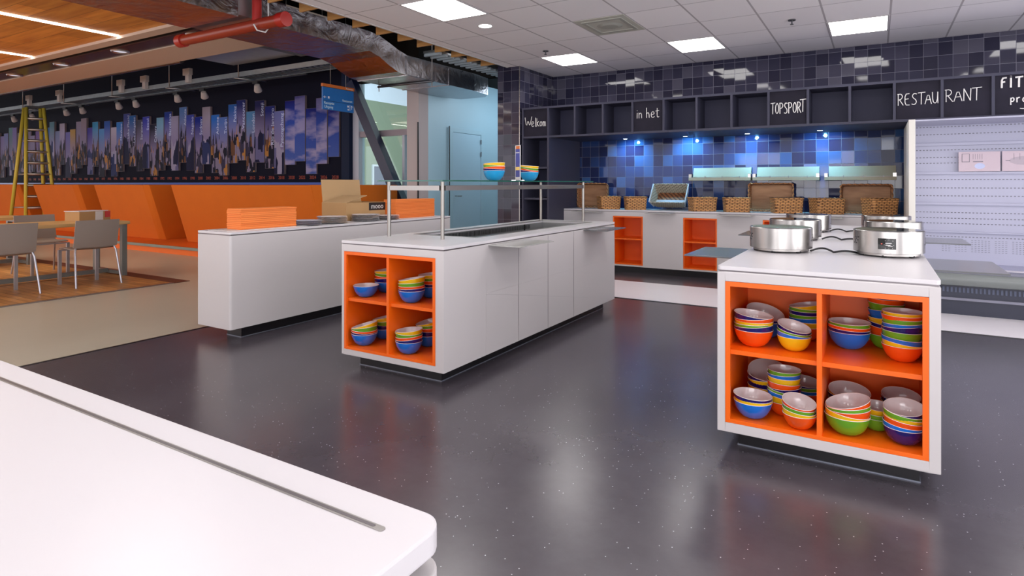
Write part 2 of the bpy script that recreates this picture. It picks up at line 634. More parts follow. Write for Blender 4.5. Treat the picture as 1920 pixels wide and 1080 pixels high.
M['bulk'] = mat('beige_bulkhead', (0.60, 0.50, 0.42), 0.8)
M['plenum'] = mat('plenum_black', (0.010, 0.009, 0.008), 0.95, spec=0.1)
M['purple'] = mat('dark_gloss_panel', (0.05, 0.03, 0.035), 0.2)
M['navy'] = mat('navy_wall', (0.004, 0.0045, 0.017), 0.7, spec=0.15)
M['navy2'] = mat('navy_column', (0.006, 0.014, 0.045), 0.6, spec=0.2)
M['blue'] = mat('blue_ledge', (0.015, 0.09, 0.55), 0.3)  # blue reflection along the ledge put into its colour
M['booth'] = mat('orange_felt', (0.62, 0.14, 0.002), 0.85, noise=0.06, nscale=3)
M['boothlow'] = mat('orange_kickboard', (0.80, 0.15, 0.005), 0.6)
M['nosing'] = mat('grey_nosing', (0.22, 0.25, 0.22), 0.5)
M['chair'] = mat('taupe_chair_shell', (0.27, 0.225, 0.20), 0.45)
M['chrome'] = mat('silver_legs', (0.42, 0.42, 0.46), 0.3, 0.8)
M['tableleg'] = mat('grey_table_frame', (0.22, 0.23, 0.22), 0.35, 0.6)
M['foil'] = foil_mat()
M['galv'] = mat('galvanised_sheet', (0.42, 0.45, 0.46), 0.35, 0.9, noise=0.15, nscale=10)
M['redpipe'] = mat('red_paint', (0.26, 0.022, 0.008), 0.35)
M['redfit'] = mat('red_fitting', (0.36, 0.014, 0.010), 0.35)
M['lampw'] = mat('lamp_white', (0.9, 0.9, 0.9), 0.5, emit=(1, 0.97, 0.95), es=PANEL_STRENGTH)
M['lampframe'] = mat('lamp_frame', (0.55, 0.52, 0.53), 0.5)
M['lampstrip'] = mat('lamp_strip', (0.9, 0.9, 0.9), 0.5, emit=(1, 0.94, 0.85), es=9)
M['lampspot'] = mat('lamp_spot', (0.9, 0.9, 0.9), 0.4, emit=(0.7, 0.85, 1), es=22)
M['lampsoft'] = mat('lamp_soft', (0.9, 0.9, 0.9), 0.4, emit=(1, 0.97, 0.92), es=4)  # glow of the strips and cone that stand in for glass reflections
M['whitemetal'] = mat('white_metal', (0.68, 0.67, 0.66), 0.45)
M['track'] = mat('spot_white', (0.55, 0.50, 0.48), 0.4)
M['bluewall'] = mat('pale_blue_wall', (0.40, 0.60, 0.70), 0.45, noise=0.03, nscale=1)
M['bluedoor'] = mat('pale_blue_door', (0.42, 0.62, 0.74), 0.35)
M['pinkcol'] = mat('pale_column', (0.46, 0.40, 0.40), 0.7)
M['green'] = mat('sage_green_wall', (0.23, 0.27, 0.21), 0.7)
M['atrwhite'] = mat('atrium_white', (0.66, 0.70, 0.85), 0.8)
M['mullion'] = mat('white_mullion', (0.55, 0.58, 0.68), 0.4)
M['transom'] = mat('mauve_transom', (0.38, 0.32, 0.36), 0.5)
M['brace'] = mat('blue_steel_brace', (0.012, 0.016, 0.060), 0.35)
M['yellow'] = mat('yellow_fibreglass', (0.62, 0.50, 0.06), 0.5)
M['alu'] = mat('aluminium', (0.55, 0.52, 0.50), 0.35, 0.8)
M['card'] = mat('cardboard', (0.42, 0.25, 0.11), 0.85, noise=0.05, nscale=5)
M['card2'] = mat('cardboard_inside', (0.46, 0.30, 0.15), 0.85, noise=0.05, nscale=5)
M['sheet'] = mat('orange_paper', (0.90, 0.26, 0.055), 0.7)
M['sheet2'] = mat('orange_paper_pale', (0.72, 0.17, 0.03), 0.7)
M['wicker'] = weave_mat('wicker_honey', (0.10, 0.035, 0.012), (0.74, 0.37, 0.13))
M['wickerdark'] = weave_mat('wicker_brown', (0.08, 0.025, 0.012), (0.50, 0.21, 0.08))
M['wickergrey'] = weave_mat('wicker_grey', (0.12, 0.10, 0.08), (0.48, 0.42, 0.32))
M['wickerwood'] = wood_mat('basket_plywood', (0.28, 0.13, 0.06), (0.42, 0.22, 0.11), (2, 2, 10), 0.6)
M['cloth'] = mat('basket_lining_cloth', (0.50, 0.53, 0.58), 0.9, noise=0.1, nscale=25, bump=0.4, bscale=20)
M['fridge'] = mat('white_enamel', (0.46, 0.465, 0.60), 0.35)
M['fridgepost'] = mat('cream_enamel', (0.74, 0.72, 0.66), 0.4)
M['fridgegrey'] = mat('grey_enamel', (0.20, 0.20, 0.26), 0.35)
M['bumper'] = mat('grey_bumper', (0.20, 0.22, 0.215), 0.35)
M['fridgebase'] = mat('slate_base', (0.020, 0.023, 0.045), 0.45)
M['grillebar'] = mat('grille_bar', (0.07, 0.085, 0.14), 0.45)
M['slotline'] = mat('slot_shadow', (0.16, 0.16, 0.20), 0.6)  # dark grey for slots, perforation and card print
M['label'] = mat('pale_print', (0.62, 0.50, 0.56), 0.4)
M['label2'] = mat('pale_print_blue', (0.55, 0.60, 0.85), 0.4)
M['signblue'] = mat('sign_blue', (0.008, 0.13, 0.42), 0.4)
M['signorange'] = mat('sign_orange', (0.62, 0.14, 0.01), 0.4)
M['signtext'] = mat('sign_text', (0.60, 0.75, 0.80), 0.5)
M['textred'] = mat('year_orange_red', (0.42, 0.06, 0.025), 0.5)
M['textpale'] = mat('city_name_white', (0.55, 0.62, 0.85), 0.5)
M['boardedge'] = mat('panel_edge', (0.22, 0.17, 0.18), 0.5)
M['plate'] = mat('grey_patterned_china', (0.45, 0.47, 0.50), 0.2, noise=0.5, nscale=30)
M['platew'] = mat('white_china', (0.72, 0.72, 0.78), 0.2)
M['bowlin'] = mat('white_glaze', (0.66, 0.58, 0.58), 0.15, coat=0.5)
M['rim'] = mat('rim_glaze', (0.80, 0.72, 0.66), 0.2)
M['inox'] = mat('cool_well_steel', (0.34, 0.34, 0.34), 0.35, 0.8)
BC = {'orange': (0.80, 0.085, 0.006), 'yellow': (0.82, 0.50, 0.008), 'green': (0.13, 0.36, 0.018), 'blue': (0.008, 0.15, 0.62),
      'dark blue': (0.010, 0.008, 0.13), 'light blue': (0.010, 0.30, 0.62)}
for k, c in BC.items():
    M['bowl_' + k] = mat('glaze_' + k.replace(' ', '_'), c, 0.16, coat=0.5)
glass, t_, b_ = nt('clear_glass')
b_.inputs['Base Color'].default_value = (0.80, 0.97, 0.92, 1)
b_.inputs['Roughness'].default_value = 0.0
b_.inputs['Transmission Weight'].default_value = 1.0
b_.inputs['IOR'].default_value = 1.45
M['glass'] = glass
M['glassedge'] = mat('green_glass_edge', (0.01, 0.10, 0.075), 0.1, spec=0.8)


def struct(mb, name, m, **k):
    return tag(mb.build(name, m, **k), kind='structure')


def text_mesh(name, body, size, mat_, parent, loc, rot, align='CENTER', extrude=0.002):
    cu = bpy.data.curves.new(name, 'FONT')
    cu.body = body
    cu.size = size
    cu.extrude = extrude
    cu.resolution_u = 3
    cu.align_x = align
    cu.align_y = 'CENTER'
    tmp = bpy.data.objects.new(name, cu)
    me = bpy.data.meshes.new_from_object(tmp)
    bpy.data.objects.remove(tmp)
    me.materials.clear()
    me.materials.append(mat_)
    R = Matrix.Translation(Vector(loc)) @ rot.to_4x4()
    me.transform(R)
    if parent is not None:
        me.transform(Matrix.Translation(-ORIG.get(parent, Vector((0, 0, 0)))))
    o = bpy.data.objects.new(name, me)
    COL.objects.link(o)
    if parent is not None:
        o.parent = parent
        ORIG[o] = ORIG.get(parent, Vector((0, 0, 0)))
    return o


FRONT = Matrix.Rotation(pi / 2, 3, 'X')                                   # text facing -Y
RIGHTF = Matrix.Rotation(pi / 2, 3, 'Z') @ Matrix.Rotation(pi / 2, 3, 'X')  # text facing +X

# ================================================================= SETTING
CZ = 3.195
struct(MB().box(-5.40, -6, -0.05, 6.5, 9.45, 0.0), 'floor', M['floor'])
struct(MB().box(-45, -6, -0.05, -5.40, 30, -0.0005), 'floor_hall', M['beige'])
struct(MB().box(-3.2, 6.79, 0.0, 6.5, 7.98, 0.006), 'trim_1', M['strip'])
struct(MB().box(-3.2, 6.765, 0.0, 6.5, 6.79, 0.004), 'trim_2', M['plinth'])
struct(MB().box(-5.415, -6, -0.0005, -5.39, 8.2, 0.003), 'trim_3', M['plinth'])
# parquet field with a dark border and a metal edge
struct(MB().box(-30, -5, 0, -8.22, 4.66, 0.004), 'floor_parquet', M['parquet'])
bd = MB().box(-30, 4.66, 0, -8.14, 4.88, 0.005)
struct(bd, 'trim_4', M['parqedge'])
struct(MB().box(-8.22, -5, 0, -8.14, 4.66, 0.006), 'trim_5', M['steel2'])

# suspended ceiling
struct(MB().box(-5.0, -6, CZ, 6.5, 9.45, CZ + 0.02), 'ceiling', M['ceil'])
struct(MB().box(-5.03, -6, CZ - 0.004, -5.0, 9.35, CZ + 0.03), 'trim_6', M['whitemetal'])
struct(MB().box(-45, -6, 4.6, 6.5, 9.6, 4.65), 'ceiling_hall', M['plenum'])

# tiled back wall, left return and pillar
struct(MB().box(-4.79, 9.35, 0, 6.5, 9.45, 2.07), 'wall_back', M['tileblue'])
struct(MB().box(-4.79, 9.35, 2.07, 6.5, 9.45, CZ), 'wall_back_upper', M['tile'])
struct(MB().box(-5.2, 8.2, 0, -4.79, 9.45, CZ + 0.3), 'wall_left', M['tile'])
struct(MB().box(-4.797, 8.192, 0, -4.786, 8.203, CZ), 'trim_7', M['steel'])

# mural wall of the hall
wm = struct(MB().box(-45, 9.2, 0, -9.6, 9.35, 4.6), 'wall_mural', M['navy'])
struct(MB().box(-9.6, 9.02, 0, -9.37, 9.35, 4.6), 'wall_end', M['navy2'])
struct(MB().box(-45, 9.06, 1.30, -9.62, 9.2, 1.375), 'trim_8', M['blue'])

# pale blue wall with door, and column
wb = struct(MB().box(-6.96, 8.3, 0, -6.7, 14, 3.32), 'wall_corridor', M['bluewall'])
struct(MB().box(-6.96, 8.3, 3.32, -6.7, 14, 4.6), 'wall_corridor_upper', M['plenum'])
struct(MB().box(-6.96, 8.04, 0, -6.7, 8.3, 3.32), 'wall_column', M['pinkcol'])
struct(MB().box(-6.96, 8.04, 3.32, -6.7, 8.3, 4.6), 'wall_column_upper', M['plenum'])
struct(MB().box(-6.672, 8.858, 0, -6.655, 8.869, 2.40), 'trim_14', M['black'])
struct(MB().box(-6.715, 8.02, 0, -6.695, 8.042, 2.40), 'trim_9', M['black'])
struct(MB().box(-6.7, 11.2, 0, -5.2, 11.3, 4.6), 'wall_corridor_end', M['bluewall'])
struct(MB().box(-6.7, 9.45, 3.3, -5.2, 11.2, 3.32), 'ceiling_corridor', M['plenum'])
struct(MB().box(-5.2, 9.45, 0, -5.1, 11.3, 4.6), 'wall_corridor_right', M['plenum'])
door = struct(MB().box(-6.70, 8.98, 0, -6.675, 9.90, 2.30), 'door_1', M['bluedoor'])
fr = MB()
fr.box(-6.70, 8.87, 0, -6.66, 8.98, 2.385)
fr.box(-6.70, 9.90, 0, -6.66, 10.0, 2.385)
fr.box(-6.70, 8.98, 2.30, -6.66, 9.90, 2.385)
fr.build('door_frame', M['bluewall'], door, bevel=0.003)
for z in (2.12, 1.88, 0.3):
    MB().cyl(-6.655, 9.885, z, z + 0.09, 0.009).build('hinge', M['darksteel'], door)
hd = MB().tube([(-6.67, 9.05, 1.12), (-6.61, 9.05, 1.12), (-6.61, 9.17, 1.12)], 0.01)
hd.build('door_handle', M['steel'], door)

# glazed screen between hall and atrium
win = struct(MB().box(-9.37, 9.22, 0.0, -6.96, 9.24, 4.6), 'window_1', M['glass'])
f_ = MB()
f_.box(-9.37, 9.12, 0, -9.20, 9.30, 4.6)
f_.box(-7.02, 9.12, 0, -6.96, 9.30, 4.6)
f_.box(-9.20, 9.14, 0, -7.02, 9.28, 0.08)
f_.build('window_frame', M['mullion'], win)
MB().box(-9.20, 9.15, 2.31, -7.02, 9.28, 2.43).build('window_transom', M['transom'], win)
MB().box(-8.05, 9.16, 0.08, -7.99, 9.28, 2.31).build('window_frame', M['mullion'], win)

struct(MB().box(-9.37, 9.10, 3.42, -6.96, 9.21, 4.6), 'wall_screen_upper', M['plenum'])
# atrium beyond the glazing
struct(MB().box(-20.2, 9.4, 0, -20, 34, 5.2), 'wall_atrium', M['green'])
struct(MB().box(-20.2, 9.4, 5.2, -20, 34, 9.0), 'wall_atrium_top', M['atrwhite'])
struct(MB().box(-20, 30, 0, -6.96, 30.2, 9.0), 'wall_atrium_end', M['green'])
struct(MB().box(-20.2, 9.4, 9.0, -6.9, 30, 9.1), 'ceiling_atrium', M['atrwhite'])
w2 = struct(MB().box(-20, 20.75, 1.10, -19.97, 21.9, 2.15), 'window_2', mat('dim_pane', (0.10, 0.12, 0.20), 0.2))
m_ = MB()
for a in ((20.65, 1.02, 20.75, 2.24), (21.9, 1.02, 22.0, 2.24)):
    m_.box(-20, a[0], a[1], -19.93, a[2], a[3])
m_.box(-20, 20.75, 1.02, -19.93, 21.9, 1.10)
m_.box(-20, 20.75, 2.15, -19.93, 21.9, 2.24)
m_.build('window_frame', M['mullion'], w2)
d2 = struct(MB().box(-20, 23.5, 0, -19.96, 24.5, 2.2), 'door_2', mat('atrium_door', (0.35, 0.40, 0.60), 0.5))
m_ = MB()
m_.box(-20, 23.38, 0, -19.93, 23.5, 2.32)
m_.box(-20, 24.5, 0, -19.93, 24.62, 2.32)
m_.box(-20, 23.5, 2.2, -19.93, 24.5, 2.32)
m_.build('door_frame', M['mullion'], d2)
MB().box(-19.96, 23.75, 0.9, -19.945, 24.25, 2.0).build('door_pane', mat('door_glass', (0.30, 0.32, 0.25), 0.2), d2)
MB().box(-19.945, 23.8, 1.62, -19.935, 24.2, 1.76).build('door_sticker', M['signorange'], d2)
ex = thing('exit_sign', 'small pale illuminated exit sign above the far door behind the glass', 'sign', (-19.9, 24.0, 2.5))
MB().box(-19.98, 23.75, 2.45, -19.90, 24.25, 2.68).build('sign_box', mat('exit_glow', (0.5, 0.7, 0.6), 0.5, emit=(0.55, 0.9, 0.8), es=1.0), ex)
for i, (y0, z0) in enumerate(((22.2, 4.3), (22.0, 3.7), (22.6, 3.25))):  # glowing strips stand in for bright line reflections in the glass
    o = MB().box(-16.05, y0 - 1.0, z0, -16.0, y0 + 1.6 - 0.5 * i, z0 + 0.03).box(-16.03, y0, z0 + 0.03, -16.02, y0 + 0.01, 9.0).build('pendant_lamp', M['lampsoft'], origin=(-16, y0, z0))
    tag(o, ['highest thin white strip lamp seen through the glazed screen', 'middle thin white strip lamp seen through the glazed screen',
            'lowest and shortest thin strip lamp seen through the glazed screen'][i], 'lamp', 'strip lamps in the atrium')
o = MB().lathe([(0.02, 0), (0.16, 0.75), (0.16, 0.78)], (-19.82, 24.4, 3.0), 12).build('wall_lamp', M['lampsoft'], origin=(-19.82, 24.4, 3.0))  # glowing cone stands in for a sail-like reflection
tag(o, 'white cone shaped lamp behind the glazed screen', 'lamp')

# wooden hall ceiling, trims and bulkhead
struct(MB().box(-40, -6, 3.40, -6.4, 4.38, 3.44), 'ceiling_wood', M['woodceil'])
struct(MB().box(-40, 4.38, 3.36, -6.4, 4.55, 3.62), 'trim_10', M['bulk'])
struct(MB().box(-40, 4.74, 3.40, -6.4, 5.09, 3.62), 'trim_11', M['purple'])
struct(MB().box(-40, 4.70, 3.395, -6.4, 4.74, 3.62), 'trim_12', M['darksteel'])
struct(MB().box(-40, 5.09, 3.385, -6.4, 5.78, 3.62), 'trim_13', M['bulk'])

# ================================================================= LIGHT FITTINGS
n_ = 0
NAMES = {(-2, -2): 'square ceiling light nearest the wood baffles, left of the round downlight',
         (-2, 2): 'square ceiling light over the left end of the back counter',
         (1, 2): 'square ceiling light over the middle of the back counter',
         (4, 2): 'square ceiling light over the right end of the back counter'}
cl0 = None
for i in (-2, 1, 4, 7):
    for j in (2, -2, -6, -10):
        x0 = -2.972 + 0.6212 * i
        y0 = 6.258 + 0.763 * j
        if x0 > 5 or y0 < -4:
            continue
        lab = NAMES.get((i, j))
        if cl0 is None:
            cl0 = thing('ceiling_light', lab, 'ceiling light', (x0, y0, CZ), 0, 'square ceiling lights')
            w, h = 0.6212, 0.763
            m_ = MB()
            for b in ((0, 0, w, 0.022), (0, h - 0.022, w, h), (0, 0.022, 0.022, h - 0.022), (w - 0.022, 0.022, w, h - 0.022)):
                m_.box(b[0], b[1], -0.006, b[2], b[3], 0.001)
            m_.build('frame', M['lampframe'], cl0, world=False)
            MB().box(0.022, 0.022, -0.004, w - 0.022, h - 0.022, 0.001).build('diffuser', M['lampw'], cl0, world=False)
            c = cl0
        else:
            c = copy_tree(cl0)
            c.location = (x0, y0, CZ)
        c['label'] = lab or 'square ceiling light outside the frame, over the serving islands'
dl = thing('downlight', 'small round white downlight in the tiled ceiling beside a square light', 'ceiling light', (-3.92, 5.91, CZ))
MB().lathe([(0.072, 0), (0.085, -0.004), (0.095, 0)], (-3.92, 5.91, CZ), 28).build('ring', M['whitemetal'], dl)
MB().cyl(-3.92, 5.91, CZ - 0.003, CZ, 0.074, 28).build('lens', M['lampw'], dl)

vent = thing('ceiling_vent', 'square grey ventilation tile with round diffuser in the ceiling', 'vent', (-2.66, 6.64, CZ))
x0, y0, w, h = -2.962, 6.266, 0.605, 0.747
MB().box(x0, y0, CZ - 0.004, x0 + w, y0 + h, CZ).build('plate', mat('vent_plate', (0.50, 0.50, 0.44), 0.7), vent)
m_ = MB()
vd = mat('vent_shade', (0.36, 0.36, 0.32), 0.7)
cx, cy = x0 + w / 2, y0 + h / 2
for s0, s1 in ((0.24, 0.20),):
    for (a0, b0, a1, b1) in ((-s0, -s0 * 1.2, s0, -s1 * 1.2), (-s0, s1 * 1.2, s0, s0 * 1.2), (-s0, -s1 * 1.2, -s1, s1 * 1.2), (s1, -s1 * 1.2, s0, s1 * 1.2)):
        m_.box(cx + a0, cy + b0, CZ - 0.012, cx + a1, cy + b1, CZ - 0.004)
m_.build('square_ring', vd, vent)
MB().lathe([(0.10, -0.02), (0.12, -0.012), (0.15, -0.004)], (cx, cy, CZ), 28, cap0=True).build('round_diffuser', vd, vent)

for i, (x, y, lab) in enumerate(((-0.81, 7.46, 'sprinkler head in the ceiling left of the rightmost square light'),
                                 (-3.93, 7.44, 'sprinkler head in the ceiling at the left, over the shelving'))):
    s_ = thing('sprinkler', lab, 'sprinkler', (x, y, CZ), 0, 'ceiling sprinklers')
    MB().cyl(x, y, CZ - 0.012, CZ, 0.04, 18).build('rosette', M['darksteel'], s_)
    m_ = MB().cyl(x, y, CZ - 0.05, CZ - 0.012, 0.008, 10)
    m_.cyl(x, y, CZ - 0.056, CZ - 0.05, 0.018, 12)
    m_.build('nozzle', M['darksteel'], s_)

# linear lights in the wooden ceiling
for i, x in enumerate((-9.0, -11.67, -14.3)):
    o = thing('linear_light', ['longest glowing strip light in the wooden ceiling, nearest the duct', 'shorter glowing strip light at the left edge of the wooden ceiling',
              'glowing strip light in the wooden ceiling, outside the frame'][i], 'ceiling light', (x, 2.5, 3.4), 0, 'strip lights in the wooden ceiling')
    MB().box(x - 0.045, -1.0, 3.392, x + 0.045, 4.36, 3.402).build('diffuser', M['lampstrip'], o)
# recessed spots in the dark band
for i, (x, y) in enumerate(((-8.04, 4.9), (-10.03, 4.9), (-12.0, 4.93), (-13.94, 4.95))):
    o = thing('recessed_spot', ['recessed round spot partly behind the red pipe', 'recessed round spot next left of the red pipe end',
              'recessed round spot above the ladder, second from the left edge', 'recessed round spot nearest the left edge of the photo'][i], 'ceiling light', (x, y, 3.4), 0, 'recessed spots in the dark band')
    MB().lathe([(0.13, 0.0), (0.12, -0.02), (0.10, -0.012), (0.09, -0.005)], (x, y, 3.4), 24).build('ring', M['chrome'], o)
    MB().lathe([(0.09, -0.005), (0.03, -0.002)], (x, y, 3.4), 24, cap1=True).build('reflector', mat('spot_reflector', (0.7, 0.72, 0.8), 0.15, 0.9, emit=(0.8, 0.85, 1), es=0.5), o)

# ================================================================= DARK SHELVING
SY0, SY1 = 8.22, 9.35
XL = -4.765
PIT = 0.4485
nb = 16
shf = thing('wall_shelving', 'long anthracite shelving with chalk-lettered boxes along the tiled back wall', 'shelving', (XL, SY0, 0))
th = 0.03
m_ = MB()
XR = XL + PIT * nb
m_.box(XL, SY0, 2.505, XR, SY1, 2.535)
m_.box(XL, SY0, 2.055, XR, SY1, 2.085)
for k in range(nb + 1):
    x = XL + PIT * k
    m_.box(x, SY0 + (0 if k in (0, nb) else 0.0), 2.085, x + 0.028, SY1, 2.505)
m_.build('upper_row', M['shelf'], shf)
MB().box(XL + 0.028, 8.62, 2.085, XR, 8.64, 2.505).build('back_panel', M['shelfin'], shf)
m_ = MB()
m_.box(XL, SY0, 0, XL + 0.028, SY1, 2.055)
m_.box(XL + PIT, SY0, 0, XL + PIT + 0.03, SY1, 2.055)
for z in (0.55, 1.10, 1.58):
    m_.box(XL + 0.028, SY0 + 0.02, z, XL + PIT, SY1, z + 0.028)
m_.build('tall_side_cupboard', M['shelf'], shf)
MB().box(XL + 0.028, 8.75, 0, XL + PIT, 8.77, 2.055).build('tall_back_panel', M['shelfin'], shf)
# black writable boards in some boxes
BOARDS = {0: 'Welkom', 4: 'in het', 8: 'TOPSPORT', 11: 'RESTAU', 12: 'RANT', 13: 'FIT'}
# stroke letters in a 1x1 cell (x right, y up); lowercase occupy lower part
ST = {
    'W': [[(0, 1), (.22, 0), (.42, .75), (.66, 0), (.95, 1.05)]],
    'e': [[(.05, .3), (.7, .38), (.6, .62), (.3, .65), (.08, .4), (.15, .08), (.45, 0), (.75, .12)]],
    'l': [[(.3, 1.1), (.25, 0), (.45, .02)]],
    'k': [[(.1, 1), (.1, 0)], [(.7, .65), (.12, .35), (.75, 0)]],
    'o': [[(.4, .6), (.1, .45), (.08, .15), (.35, 0), (.65, .15), (.65, .45), (.4, .6)]],
    'm': [[(.05, .6), (.08, 0)], [(.08, .45), (.3, .6), (.38, .4), (.38, 0)], [(.38, .45), (.62, .6), (.72, .4), (.75, 0)]],
    'i': [[(.3, .6), (.28, 0)], [(.3, .82), (.31, .86)]],
    'n': [[(.1, .6), (.12, 0)], [(.12, .42), (.4, .6), (.6, .42), (.62, 0)]],
    'h': [[(.1, 1.1), (.12, 0)], [(.12, .42), (.4, .6), (.6, .42), (.62, 0)]],
    't': [[(.35, 1), (.32, .1), (.5, 0), (.7, .08)], [(.05, .68), (.7, .72)]],
    'T': [[(.45, 1), (.42, 0)], [(0, 1), (.95, 1.04)]],
    'O': [[(.45, 1), (.12, .75), (.1, .25), (.4, 0), (.75, .25), (.75, .75), (.45, 1)]],
    'P': [[(.12, 0), (.12, 1)], [(.0, .98), (.5, 1), (.75, .8), (.6, .55), (.15, .48)]],
    'S': [[(.75, .92), (.4, 1), (.15, .8), (.3, .58), (.65, .42), (.7, .15), (.4, 0), (.08, .08)]],
    'R': [[(.12, 0), (.12, 1)], [(.0, .98), (.5, 1), (.7, .8), (.55, .55), (.15, .48)], [(.3, .5), (.78, 0)]],
    'E': [[(.7, 1), (.12, .97), (.1, .02), (.72, 0)], [(.12, .52), (.6, .55)]],
    'A': [[(.0, 0), (.42, 1), (.82, 0)], [(.18, .36), (.7, .38)]],
    'U': [[(.05, 1), (.08, .25), (.35, 0), (.65, .2), (.72, 1)], [(.72, 1), (.74, 0.02)]],
    'N': [[(.08, 0), (.1, 1)], [(.1, 1), (.72, .02)], [(.72, .02), (.78, 1)]],
    'F': [[(.12, 0), (.14, 1), (.75, 1.02)], [(.14, .58), (.55, .62)]],
    'I': [[(.35, 1), (.34, 0)], [(.36, 1.14), (.37, 1.18)]],
    'p': [[(.1, .6), (.08, -.3)], [(.1, .5), (.45, .62), (.6, .4), (.45, .12), (.12, .15)]],
    'r': [[(.1, .6), (.12, 0)], [(.12, .4), (.35, .6), (.55, .58)]],
    '~': [[(0, .1), (.35, .0), (.7, .08), (1.1, .2)]],
}


def chalk(m, s, x, z, w, h, y, r=0.0045, slope=0.0, widths=None):
    cx = x
    for ch in s:
        if ch == ' ':
            cx += w * 0.55
            continue
        for poly in ST[ch]:
            pts = []
            for i, (a, b) in enumerate(poly):
                pts.append(Vector((cx + a * w, y, z + b * h + (cx - x) * slope)))
            if len(pts) == 2 and (pts[0] - pts[1]).length < 1e-4:
                continue
            # soften
            q = [pts[0]]
            for i in range(1, len(pts) - 1):
                q += [pts[i] * 0.75 + pts[i - 1] * 0.25, pts[i] * 0.75 + pts[i + 1] * 0.25]
            q.append(pts[-1])
            m.tube(q, r, 6, flat=1.0)
        cx += w * (0.55 if ch in 'il' else 0.9)
    return cx


for k, txt in BOARDS.items():
    x0 = XL + PIT * k + 0.028
    x1 = XL + PIT * (k + 1)
    bo = MB().box(x0, SY0 + 0.02, 2.085, x1, SY0 + 0.035, 2.505).build('chalkboard_panel', M['chalkboard'], shf)
    bo['label'] = 'blackboard panel with chalk lettering ' + txt
    m_ = MB()
    yy = SY0 + 0.018
    if txt == 'Welkom':
        chalk(m_, 'W', x0 + 0.02, 2.235, 0.13, 0.15, yy)
        chalk(m_, 'elkom', x0 + 0.135, 2.235, 0.062, 0.125, yy)
    elif txt == 'in het':
        chalk(m_, 'in', x0 + 0.03, 2.27, 0.075, 0.13, yy)
        chalk(m_, 'het', x0 + 0.18, 2.27, 0.075, 0.13, yy)
    elif txt == 'TOPSPORT':
        chalk(m_, 'TOPSPOR', x0 + 0.01, 2.225, 0.056, 0.135, yy, 0.0055)
        chalk(m_, 'T', x0 + 0.345, 2.235, 0.075, 0.15, yy, 0.0055)
    elif txt == 'RESTAU':
        chalk(m_, 'RESTAU', x0 + 0.015, 2.245, 0.073, 0.13, yy)
    elif txt == 'RANT':
        chalk(m_, 'RANT', x0 + 0.012, 2.255, 0.09, 0.135, yy)
    else:
        chalk(m_, 'FIT', x0 + 0.05, 2.37, 0.068, 0.105, yy, 0.0095)
        m_.build('chalk_lettering', M['chalk'], bo)
        m_ = MB()
        chalk(m_, 'pro', x0 + 0.13, 2.21, 0.055, 0.085, yy, 0.006)
        chalk(m_, '~', x0 + 0.21, 2.14, 0.09, 0.05, yy, 0.005)
    m_.build('chalk_lettering', M['chalk'], bo)

# small spots beneath the shelf row
SPX = [(-3.35, 9.0, 'leftmost'), (-2.41, 8.97, 'second from left'), (-1.54, 8.94, 'second from right'), (-0.63, 8.90, 'rightmost')]
for x, y, nm in SPX:
    o = thing('shelf_spot', nm + ' of the small bright spots under the dark shelving', 'lamp', (x, y, 2.05), 0, 'spots under the shelving')
    MB().lathe([(0.035, 2.055), (0.04, 2.048), (0.03, 2.045)], (x, y, 0), 20).build('ring', M['chrome'], o)
    MB().cyl(x, y, 2.046, 2.05, 0.032, 20).build('lens', M['lampspot'], o)
    spot('shelf_spot_light', (x, y + 0.06, 2.035), (x, 9.50, 1.50), 38, (0.20, 0.64, 1.0), 130, 1.0, 0.02)

